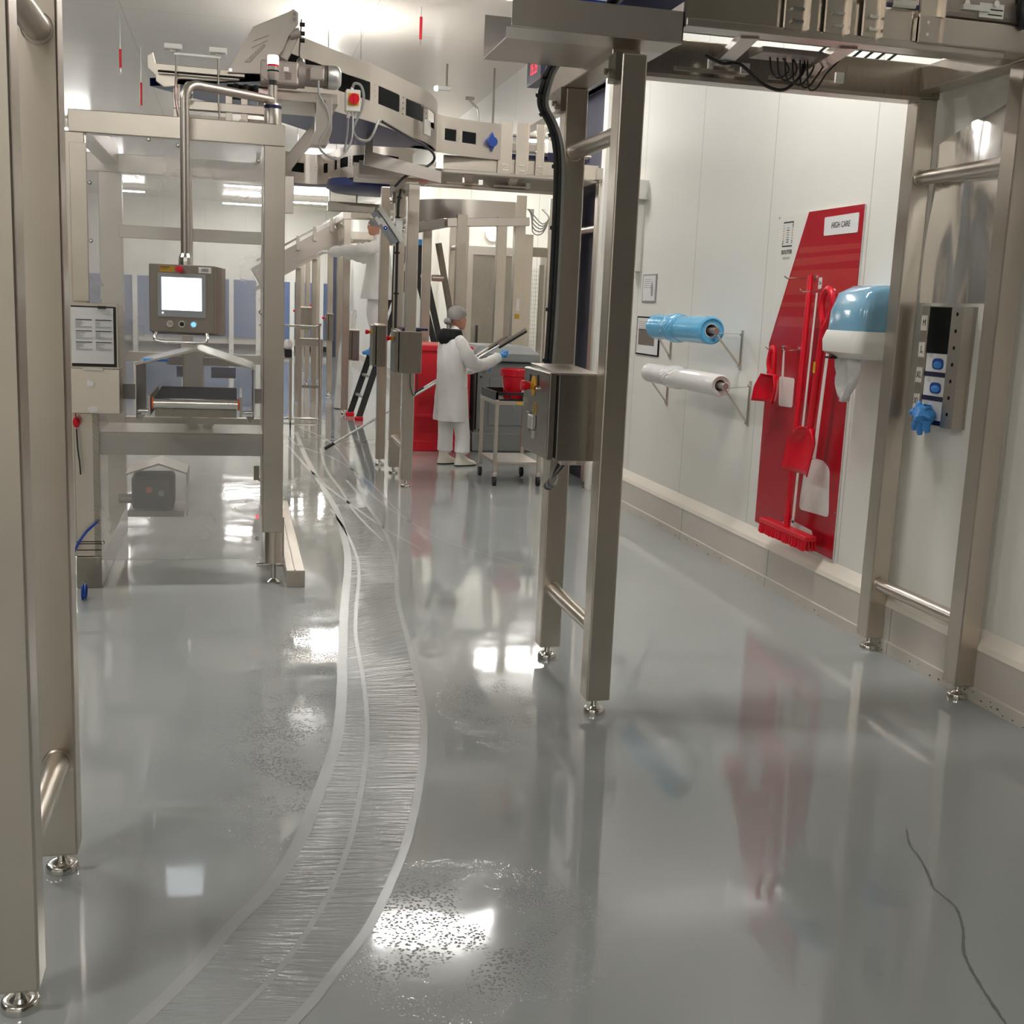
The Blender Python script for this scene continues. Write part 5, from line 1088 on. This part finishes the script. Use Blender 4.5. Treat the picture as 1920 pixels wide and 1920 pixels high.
for i in range(9):
    t = i/8; z = 1.47-.24*t; hw = .1+.02*math.sin(t*5)-.04*max(0, t-.6)*2.5
    rows.append([Vector((3.1+.018*math.sin(u*5+t*3)+.012*math.cos(u*9-t*4), 5.50+.03*t+u*hw, z+(.02*abs(u) if i == 8 else 0))) for u in [-1+k/7 for k in range(15)]])
vs = [[mb.bm.verts.new(p) for p in r] for r in rows]
for i in range(8):
    for j in range(14): mb.bm.faces.new((vs[i][j], vs[i][j+1], vs[i+1][j+1], vs[i+1][j]))
o = part(mb, 'paper_towel', 'paper', g, smooth=True); md = o.modifiers.new('thick', 'SOLIDIFY'); md.thickness = .003

# rolls of film on wall brackets
def roll(y0, y1, x, z, r, rc, mat, lab, brz, bry, name='film_roll'):
    g = thing(name, lab, 'film roll', (x, (y0+y1)/2, z-r))
    mb = MB().lathe([(rc, 0), (r*.8, 0), (r*.86, -.01), (r*.9, -.004), (r, .004), (r, y1-y0), (r*.9, y1-y0+.003), (rc, y1-y0)], (x, y0, z), 40, (0, 1, 0)); bmesh.ops.delete(mb.bm, geom=[f for f in mb.bm.faces if len(f.verts) > 4], context='FACES')
    fr = part(mb, 'film', mat, g, smooth=True)
    mb = MB().lathe([(rc, -.001), (rc+.004, -.001), (rc+.004, y1-y0), (rc, y1-y0)], (x, y0, z), 32, (0, 1, 0)); bmesh.ops.delete(mb.bm, geom=[f for f in mb.bm.faces if len(f.verts) > 4], context='FACES'); part(mb, 'cardboard_core', 'paper', g, smooth=True)
    # crumpled band
    mb = MB(); rr_ = []; n = 40
    ya, yb_ = y0+(y1-y0)*.48, y0+(y1-y0)*.72
    for i in range(11):
        t = i/10; yy = ya+(yb_-ya)*t; e = math.sin(PI*t)
        rr_.append([Vector((x+(r+.002+e*(.004+.006*abs(math.sin(3*a+i*1.7))+random.uniform(0, .004)))*math.cos(a), yy+.015*math.sin(2*a), z+(r+.002+e*(.004+.006*abs(math.sin(3*a+i*1.7))))*math.sin(a))) for a in [2*PI*k/n for k in range(n)]])
    mb.rings(rr_, cap=False); part(mb, 'crumpled_wrap', mat, g)
    b = thing('wall_bracket_pair', lab.split(' roll')[0]+' roll\'s steel spindle and triangular wall brackets', 'roll bracket', (3.1, (y0+y1)/2, brz[1]), 'roll brackets on the white wall')
    part(MB().cyl((x, y0-.085, z+.0), (x, y1+.08, z), .02, n=20), 'spindle', 'castalu', b, smooth=True)
    for yy, ye in ((bry[0], y0-.075), (bry[1], y1+.07)):
        part(MB().box(WX-.008, WX, yy-.014, yy+.014, brz[1], brz[0]), 'wall_plate', 'steel', b, bev=.002)
        part(MB().beam((x, ye, z-.02), (WX-.015, yy, brz[1]+.03), .01, .02, (0, 1, 0)), 'strut', 'steel', b, bev=.002)
        part(MB().beam((x, ye, z-.012), (WX-.01, yy, z-.02), .004, .016, (0, 1, 0)), 'top_arm', 'steel', b)
        part(MB().cyl((WX-.02, yy, brz[1]+.02), (WX-.008, yy, brz[1]+.02), .007, n=10), 'bolt', 'chrome', b); part(MB().cyl((WX-.02, yy, brz[0]-.03), (WX-.008, yy, brz[0]-.03), .007, n=10), 'bolt', 'chrome', b)
    return g
roll(6.99, 7.98, 2.95, 1.552, .088, .04, 'cyan', 'thick blue film roll on the white wall', (1.56, 1.30), (7.17, 8.46))
roll(6.72, 7.99, 2.92, 1.222, .068, .036, 'film', 'thin white film roll below the blue one', (1.24, .945), (6.99, 8.47))

# glove dispenser between the right-hand posts
g = thing('glove_dispenser', 'perforated steel glove dispenser marked M L XL on the wall between the right posts', 'glove dispenser', (3.2, 4.84, 1.18))
part(MB().box(WX-.006, WX, 4.68, 5.02, 1.18, 1.735), 'backplate', 'sheet', g)
part(MB().box(WX-.06, WX-.006, 4.690, 4.694, 1.18, 1.735), 'side_wall', 'sheet', g); part(MB().box(WX-.06, WX-.006, 4.964, 4.968, 1.18, 1.735), 'side_wall', 'sheet', g)
f1 = part(MB().box(WX-.064, WX-.06, 4.690, 4.78, 1.18, 1.735), 'front_flange', 'sheet', g); part(MB().box(WX-.064, WX-.06, 4.955, 5.02, 1.18, 1.735), 'front_flange', 'sheet', g)
part(MB().box(WX-.06, WX-.01, 4.694, 4.964, 1.52, 1.73), 'empty_slot', 'dark', g)
for k in range(7): part(MB().cyl((WX-.0645, 4.735, 1.70-.076*k), (WX-.0639, 4.735, 1.70-.076*k), .009, n=14), 'hole', 'dark', f1)
for t_, z in (('M', 1.655), ('L', 1.53), ('XL', 1.41), ('XL', 1.285)):
    q = part(MB().box(WX-.0655, WX-.064, 4.965, 5.015, z-.035, z+.035), 'size_label', M['kerb'], g); text('size_letter', t_, .045, 'ink', q, (WX-.0662, 4.99, z), '-x', .8)
def glovebox(z, lab, window=True):
    g = thing('glove_box', lab, 'glove box', (WX-.055, 4.865, z), 'blue glove boxes in the dispenser')
    part(MB().box(WX-.058, WX-.012, 4.78, 4.955, z, z+.112), 'carton', 'paper', g, bev=.002)
    part(MB().box(WX-.0592, WX-.058, 4.782, 4.953, z+.004, z+.026), 'navy_band', 'navyb', g)
    if window:
        yc = 4.855; w_ = [(yc+.045*math.copysign(abs(math.cos(a))**.6, math.cos(a)), z+.064+.026*math.copysign(abs(math.sin(a))**.7, math.sin(a))) for a in [2*PI*k/24 for k in range(24)]]
        part(wp(w_, WX-.0594, .0012), 'opening', 'dblue', g); part(MB().ball((WX-.059, yc, z+.06), .008, .034, .018, 14, 8), 'glove_tip', 'blue', g, smooth=True)
    for k in range(3): part(MB().box(WX-.0592, WX-.058, 4.90, 4.945-.01*k, z+.106-.007*k, z+.108-.007*k), 'print_line', 'greyink', g)
glovebox(1.405, 'white glove box with dark blue band, topmost in the dispenser'); glovebox(1.293, 'white glove box, middle one, opening showing blue gloves'); glovebox(1.181, 'lowest glove box with loose gloves pulled out', False)
mb = MB().ball((3.155, 4.87, 1.225), .045, .07, .045, 14, 9)
for v in mb.bm.verts: v.co += Vector((random.uniform(-.012, .012), random.uniform(-.014, .014), random.uniform(-.014, .014)))
for y, z, dy, dz_ in ((4.93, 1.24, .04, -.01), (4.9, 1.25, .01, .035), (4.83, 1.2, -.015, -.05), (4.87, 1.19, .01, -.055), (4.91, 1.2, .02, -.045)):
    mb.tube([(3.15, y, z), (3.145, y+dy*.5, z+dz_*.6), (3.15, y+dy, z+dz_)], [.02, .017, .012], 8)
solo(mb, 'blue_gloves', 'blue', 'crumpled blue gloves hanging out of the lowest glove box', 'gloves', smooth=True)
# notices and small box
def notice(y0, y1, z0, z1, lab, dark):
    g = thing('wall_notice', lab, 'notice', (WX-.004, (y0+y1)/2, z0))
    part(MB().box(WX-.008, WX, y0, y1, z0, z1), 'frame', 'dark' if dark else 'bezel', g, bev=.001)
    p = part(MB().box(WX-.0095, WX-.008, y0+.02, y1-.02, z0+.012, z1-.012), 'sheet', 'paper', g)
    for k in range(5): part(MB().box(WX-.0102, WX-.0095, y0+.1, y1-.05, z1-.045-.016*k, z1-.041-.016*k), 'text_line', 'greyink', p)
    if dark: part(MB().box(WX-.0102, WX-.0095, y0+.1, y1-.06, z0+.08, z1-.1), 'picture', 'hmi', p)
    else: part(wp([(y0+.06, z0+.05), (y0+.1, z0+.045), (y0+.12, z0+.12), (y0+.08, z0+.17), (y0+.055, z0+.1)], WX-.0102, .0008), 'picture', 'greyink', p)
notice(8.86, 9.18, 1.73, 1.952, 'upper small grey-framed notice on the white wall', False)
notice(8.72, 9.26, 1.305, 1.615, 'lower black-framed notice behind the blue film roll', True)
g = thing('wall_sensor', 'small white box high on the wall beside the near post', 'sensor box', (WX-.05, 9.3, 2.55))
part(MB().box(WX-.12, WX, 9.22, 9.42, 2.55, 2.7), 'housing', 'white', g, bev=.006); part(MB().box(WX-.10, WX, 9.19, 9.22, 2.55, 2.7), 'mounting_plate', 'alu', g)
part(MB().box(WX-.08, WX, 9.28, 9.4, 1.98, 2.55), 'conduit', 'white', g)
# clear corner guard hung between the right posts
g = thing('clear_guard', 'crumpled clear plastic guard between the tops of the right posts', 'plastic guard', (3.2, 4.8, 2.2))
mb = MB(); rows = []
for i in range(13):
    t = i/12; z1_ = 2.62-.87*t
    rows.append([(3.222+.008*math.sin(u*7+t*5)-.012*(abs(u-.5) < .08), 4.52+.58*u, z1_-.14*u*(1-t)) for u in [k/10 for k in range(11)]])
vs = [[mb.bm.verts.new(p) for p in r] for r in rows]
for i in range(12):
    for j in range(10): mb.bm.faces.new((vs[i][j], vs[i][j+1], vs[i+1][j+1], vs[i+1][j]))
part(mb, 'sheet', 'guardfilm', g, smooth=True)

# ================================================================== PEOPLE
def skin_body(name, mat, parent, chain, edges, rad, sub=2):
    me = bpy.data.meshes.new(name); me.from_pydata([tuple(Vector(p)) for p in chain], edges, []); me.materials.append(M[mat])
    o = bpy.data.objects.new(name, me); COL.objects.link(o); o.parent = parent
    sk = o.modifiers.new('skin', 'SKIN'); sk.use_smooth_shade = True
    for i, r in enumerate(rad):
        v = me.skin_vertices[0].data[i]; v.radius = r if isinstance(r, tuple) else (r, r)
    me.skin_vertices[0].data[0].use_root = True
    sb = o.modifiers.new('sub', 'SUBSURF'); sb.levels = sub; sb.render_levels = sub
    ORG[o.name] = Vector((0, 0, 0)); return o
def hand(parent, wrist, d, side, curlv, mat='blue', s=1):
    """palm + four fingers + thumb; d = pointing direction, side = across the palm (towards thumb), curlv = curl direction"""
    w_, d, side, cu = Vector(wrist), Vector(d).normalized(), Vector(side).normalized(), Vector(curlv).normalized()
    v = [w_, w_+d*.045*s, w_+d*.08*s]; e = [(0, 1), (1, 2)]; r = [.026*s, (.038*s, .02*s), (.038*s, .018*s)]
    for k, (off, ln) in enumerate(((.028, .070), (.009, .078), (-.010, .072), (-.028, .058))):
        b = w_+d*.078*s+side*off*s; i = len(v)
        v += [b, b+d*ln*.45*s+cu*.008*s, b+d*ln*.72*s+cu*.03*s, b+d*ln*.75*s+cu*.05*s]; e += [(2, i), (i, i+1), (i+1, i+2), (i+2, i+3)]; r += [.0105*s, .0095*s, .0088*s, .0078*s]
    i = len(v); b = w_+d*.03*s+side*.032*s
    v += [b, b+d*.025*s+side*.02*s+cu*.015*s, b+d*.048*s+side*.016*s+cu*.035*s]; e += [(1, i), (i, i+1), (i+1, i+2)]; r += [.013*s, .011*s, .009*s]
    return skin_body('hand', mat, parent, v, e, r, 2)
def head(parent, c, s=1.0, mouthdir=1):
    """head facing local +Y at centre c"""
    c = Vector(c); mb = MB(); rr_ = []; n = 28
    prof = [(-.118, .028, .03, .035), (-.108, .045, .05, .03), (-.085, .058, .068, .018), (-.055, .066, .08, .008), (-.02, .072, .088, 0), (.02, .076, .094, -.003), (.055, .074, .092, -.006), (.085, .062, .078, -.008), (.105, .042, .052, -.008), (.116, .016, .02, -.008)]
    for z, rx, ry, oy in prof:
        ring = []
        for k in range(n):
            a = 2*PI*k/n; x = rx*math.cos(a); y = ry*math.sin(a)
            f = max(0, math.sin(a))**10
            if -.045 < z < .03: y += f*(.022 if z < -.01 else .01)      # nose
            if .0 < z < .04 and abs(math.cos(a)) > .25 and math.sin(a) > .3: y -= .006   # eye hollows
            if -.095 < z < -.05: y += f*.006
            ring.append(c+Vector((x, y+oy, z))*s)
        rr_.append(ring)
    mb.rings(rr_); hd = part(mb, 'head', 'skin', parent, smooth=True)
    for sx in (-1, 1):
        part(MB().ball(c+Vector((sx*.03, .078, .012))*s, .012*s, .008*s, .009*s, 12, 8), 'eye', 'white', hd, smooth=True)
        part(MB().ball(c+Vector((sx*.03, .085, .012))*s, .005*s, .003*s, .005*s, 10, 6), 'pupil', 'black', hd, smooth=True)
        part(MB().ball(c+Vector((sx*.076, -.005, -.01))*s, .008*s, .018*s, .03*s, 10, 8), 'ear', 'skin', hd, smooth=True)
        part(MB().tube([c+Vector((sx*.016, .092, .036))*s, c+Vector((sx*.03, .092, .041))*s, c+Vector((sx*.047, .082, .034))*s], .003*s, 6), 'eyebrow', 'hmi', hd)
    part(MB().tube([c+Vector((-.022, .082, -.062))*s, c+Vector((0, .09, -.06))*s, c+Vector((.022, .082, -.062))*s], .0045*s, 8), 'mouth', 'redlight', hd, smooth=True)
    return hd
# --- worker with hairnet: local frame faces +Y, then turned
g = thing('person', 'person in long white coat, black hood and grey hairnet holding squeegee poles', 'person', (0, 0, 0))
v = [(0, 0, .86), (0, -.01, 1.02), (0, -.01, 1.2), (0, .0, 1.3), (0, .015, 1.37), (0, .03, 1.45),
     (-.085, 0, .8), (-.095, .01, .46), (-.09, .0, .12), (.085, 0, .8), (.10, .06, .46), (.10, .09, .12),
     (-.14, 0, 1.28), (-.19, .05, 1.1), (-.14, .2, .98), (-.06, .36, 1.02), (.15, 0, 1.28), (.2, .1, 1.07), (.20, .3, 1.07), (.18, .46, 1.14)]
e = [(0, 1), (1, 2), (2, 3), (3, 4), (4, 5), (0, 6), (6, 7), (7, 8), (0, 9), (9, 10), (10, 11), (3, 12), (12, 13), (13, 14), (14, 15), (3, 16), (16, 17), (17, 18), (18, 19)]
r = [(.13, .1), (.12, .09), (.14, .095), (.12, .08), .05, .045, .085, .06, .045, .085, .06, .045, .055, .046, .042, .03, .055, .046, .042, .03]
body = skin_body('body', 'coat', g, v, e, r, 2)
hd = head(g, (0, .05, 1.505), .95)
mb = MB(); rr_ = []
for z, rx, ry, oy in ((-.02, .08, .07, -.032), (.0, .084, .09, -.02), (.03, .088, .104, -.008), (.07, .08, .098, -.01), (.1, .058, .07, -.012), (.12, .025, .03, -.012)):
    rr_.append([Vector((rx*math.cos(a)*(1+.03*math.sin(9*a)), .045+oy+ry*math.sin(a)*(1+.02*math.sin(11*a)), 1.515+z)) for a in [2*PI*k/28 for k in range(28)]])
mb.rings(rr_); hn = part(mb, 'hairnet', 'hairnet', hd, smooth=True); part(MB().ball((0, -.075, 1.475), .04, .04, .035), 'hair_bun', 'hairnet', hn, smooth=True)
mb = MB().loft([((0, -.01, 1.40), .05, .06, 0), ((0, -.015, 1.385), .1, .095, 0), ((0, -.02, 1.34), .125, .11, 0), ((0, -.03, 1.3), .12, .115, 0), ((0, -.04, 1.27), .08, .1, 0)], 26); mb.ball((0, -.11, 1.32), .1, .055, .085)
part(mb, 'black_hood', 'hood', body, smooth=True)
def folds(mb, amp, k=7):
    for v_ in mb.bm.verts:
        a = math.atan2(v_.co.y, v_.co.x); v_.co.x += amp*math.cos(a)*math.sin(k*a+v_.co.z*9); v_.co.y += amp*math.sin(a)*math.sin(k*a+v_.co.z*9)
    return mb
mb = folds(MB().loft([((0, .0, .47), .2, .165, 0), ((0, 0, .5), .2, .165, 0), ((0, -.0, .7), .19, .155, 0), ((0, -.005, .9), .178, .145, 0), ((0, -.01, 1.05), .168, .135, 0), ((0, -.01, 1.18), .17, .13, 0), ((0, -.01, 1.27), .16, .115, 0), ((0, -.0, 1.33), .1, .08, 0), ((0, 0, 1.36), .055, .055, 0)], 40), .011)
part(mb, 'coat', 'coat', body, smooth=True)
for pts, rd_ in (([(.13, 0, 1.27), (.19, .05, 1.15), (.205, .12, 1.06), (.205, .24, 1.05), (.19, .38, 1.10), (.182, .45, 1.135)], [.07, .075, .068, .06, .054, .046]), ([(-.13, 0, 1.27), (-.18, .04, 1.14), (-.17, .14, 1.01), (-.1, .27, .99), (-.065, .35, 1.015)], [.07, .072, .066, .056, .046])):
    L = smoothline(pts, 4); R_s = [rd_[min(int(i/4), len(rd_)-1)]*(1+.07*math.sin(i*2.1)) for i in range(len(L))]
    part(MB().tube(L, R_s, 18), 'sleeve', 'coat', body, smooth=True)
for x0, y0, x1, y1, fx, fy in ((-.085, 0, -.09, 0, -.09, 0), (.09, .03, .10, .09, .10, .09)):
    L = [Vector((x0, y0, .82)), Vector(((x0+x1)/2, (y0+y1)/2, .5)), Vector((x1, y1, .3)), Vector((x1, y1, .2)), Vector((x1, y1, .15)), Vector((x1, y1, .12))]
    part(MB().tube(L, [.09, .085, .078, .08, .082, .05], 18), 'trouser_leg', 'coat', body, smooth=True)
    mb = MB(); n = 20; rr_ = []
    for z, lx, ly, oy in ((0, .045, .13, .045), (.02, .048, .135, .045), (.045, .045, .12, .035), (.075, .042, .075, .0), (.11, .04, .05, -.02), (.15, .042, .048, -.02)):
        rr_.append([Vector((fx+lx*math.cos(a), fy+oy+ly*math.sin(a), z)) for a in [2*PI*k/n for k in range(n)]])
    mb.rings(rr_); sh_ = part(mb, 'boot', 'boot', body, smooth=True); part(MB().loft([((fx, fy+.045, 0.0), .047, .134, 0), ((fx, fy+.045, .014), .0475, .1345, 0)], 22), 'sole', 'rubber', sh_)
    part(MB().tube([(fx-.02, fy+.07, .075), (fx+.022, fy+.055, .088), (fx-.02, fy+.04, .1)], .003, 6), 'lace', 'dsteel', sh_)
hand(body, (.183, .455, 1.135), (0, 1, .3), (-.3, .1, 1), (-1, 0, -.1)); hand(body, (-.062, .355, 1.02), (.5, 1, .2), (0, 0, 1), (0, .3, -1))
g.location = (2.16, 11.78, 0); g.rotation_euler = (0, 0, math.radians(-68))
# squeegees (world coordinates)
def squeegee(p0, p1, hl, lab):
    p0, p1 = Vector(p0), Vector(p1); d = (p1-p0).normalized(); g = thing('squeegee', lab, 'squeegee', tuple(p0), 'squeegees held by the worker')
    part(MB().cyl(p0, p1, .0125, n=16), 'pole', 'alu', g, smooth=True); part(MB().cyl(p0-d*.005, p0+d*.11, .017, n=16), 'black_grip', 'rubber', g, smooth=True)
    hd_ = part(MB().beam(p1-d*.02, p1+d*hl, .03, .045), 'head', 'castalu', g, bev=.004); part(MB().beam(p1-d*.02-Vector((0, 0, .022)), p1+d*hl-Vector((0, 0, .022)), .04, .022), 'rubber_blade', 'rubber', hd_)
    return d
squeegee((.9, 12.05, .12), (2.72, 12.05, 1.25), .32, 'long squeegee whose black grip reaches down over the wet streaks')
squeegee((1.83, 12.1, .71), (2.62, 12.1, 1.22), .22, 'second squeegee with black grip in front of the red pallet box')
# --- worker on the ladder
g = thing('person', 'person in white coat and trousers on the folding ladder, head hidden by the display', 'person', (0, 0, 0))
v = [(0, 0, .82), (0, 0, 1.0), (0, .0, 1.2), (0, .01, 1.32), (0, .02, 1.4), (0, .03, 1.47), (-.08, 0, .78), (-.09, .04, .44), (-.08, -.02, .1), (.08, 0, .78), (.09, .06, .44), (.08, .02, .1),
     (-.15, .0, 1.3), (-.24, .12, 1.26), (-.2, .36, 1.24), (-.18, .55, 1.22), (.15, 0, 1.3), (.2, .1, 1.18), (.15, .3, 1.2), (.1, .45, 1.22)]
body = skin_body('body', 'coat', g, v, e, r, 2); hd = head(g, (0, .04, 1.56), .95)
mb = MB().loft([((0, .02, 1.55), .08, .09, 0), ((0, .025, 1.6), .088, .1, 0), ((0, .025, 1.64), .07, .085, 0), ((0, .025, 1.67), .03, .035, 0)], 24); part(mb, 'hairnet', 'hairnet', hd, smooth=True)
mb = folds(MB().loft([((0, 0, .68), .23, .2, 0), ((0, 0, .72), .225, .195, 0), ((0, 0, .85), .2, .17, 0), ((0, 0, 1.05), .18, .145, 0), ((0, 0, 1.2), .175, .13, 0), ((0, 0, 1.32), .15, .11, 0), ((0, 0, 1.41), .06, .06, 0)], 36), .007); part(mb, 'coat', 'coat', body, smooth=True)
for pts, rd_ in (([(-.13, 0, 1.31), (-.22, .1, 1.27), (-.22, .22, 1.25), (-.2, .36, 1.24), (-.18, .52, 1.22)], [.075, .08, .072, .066, .05]), ([(.13, 0, 1.31), (.19, .08, 1.22), (.19, .18, 1.18), (.14, .3, 1.2), (.11, .42, 1.215)], [.075, .078, .07, .06, .048])):
    L = smoothline(pts, 4); part(MB().tube(L, [rd_[min(int(i/4), 4)]*(1+.1*math.sin(i*2.3)) for i in range(len(L))], 16), 'sleeve', 'coat', body, smooth=True)
for x, y in ((-.085, -.02), (.085, .02)):
    part(MB().tube([(x, 0, .8), (x, .03, .5), (x, y, .28), (x, y, .14), (x, y, .1)], [.095, .09, .08, .075, .05], 16), 'trouser_leg', 'coat', body, smooth=True)
    part(MB().loft([((x, y+.04, 0), .047, .13, 0), ((x, y+.04, .03), .048, .13, 0), ((x, y, .08), .045, .07, 0), ((x, y-.01, .14), .045, .05, 0)], 18), 'shoe', 'blue', body, smooth=True)
hand(body, (-.18, .55, 1.22), (0, 1, 0), (1, 0, .2), (0, 0, -1), 'film'); hand(body, (.1, .45, 1.22), (0, 1, 0), (-1, 0, .2), (0, 0, -1), 'film')
g.location = (1.93, 16.45, .9); g.rotation_euler = (0, 0, math.radians(72)); g.scale = (1.2, 1.2, 1.13)
g = thing('plastic_roll', 'tall white plastic wrapped roll standing left of the ladder', 'wrapped roll', (1.62, 17.9, 0))
part(MB().tube([(1.58, 17.9, 0.01), (1.62, 17.9, .9), (1.74, 17.9, 1.42), (1.76, 17.9, 1.5)], [.12, .1, .05, .03], 16), 'wrap', 'film', g, smooth=True)
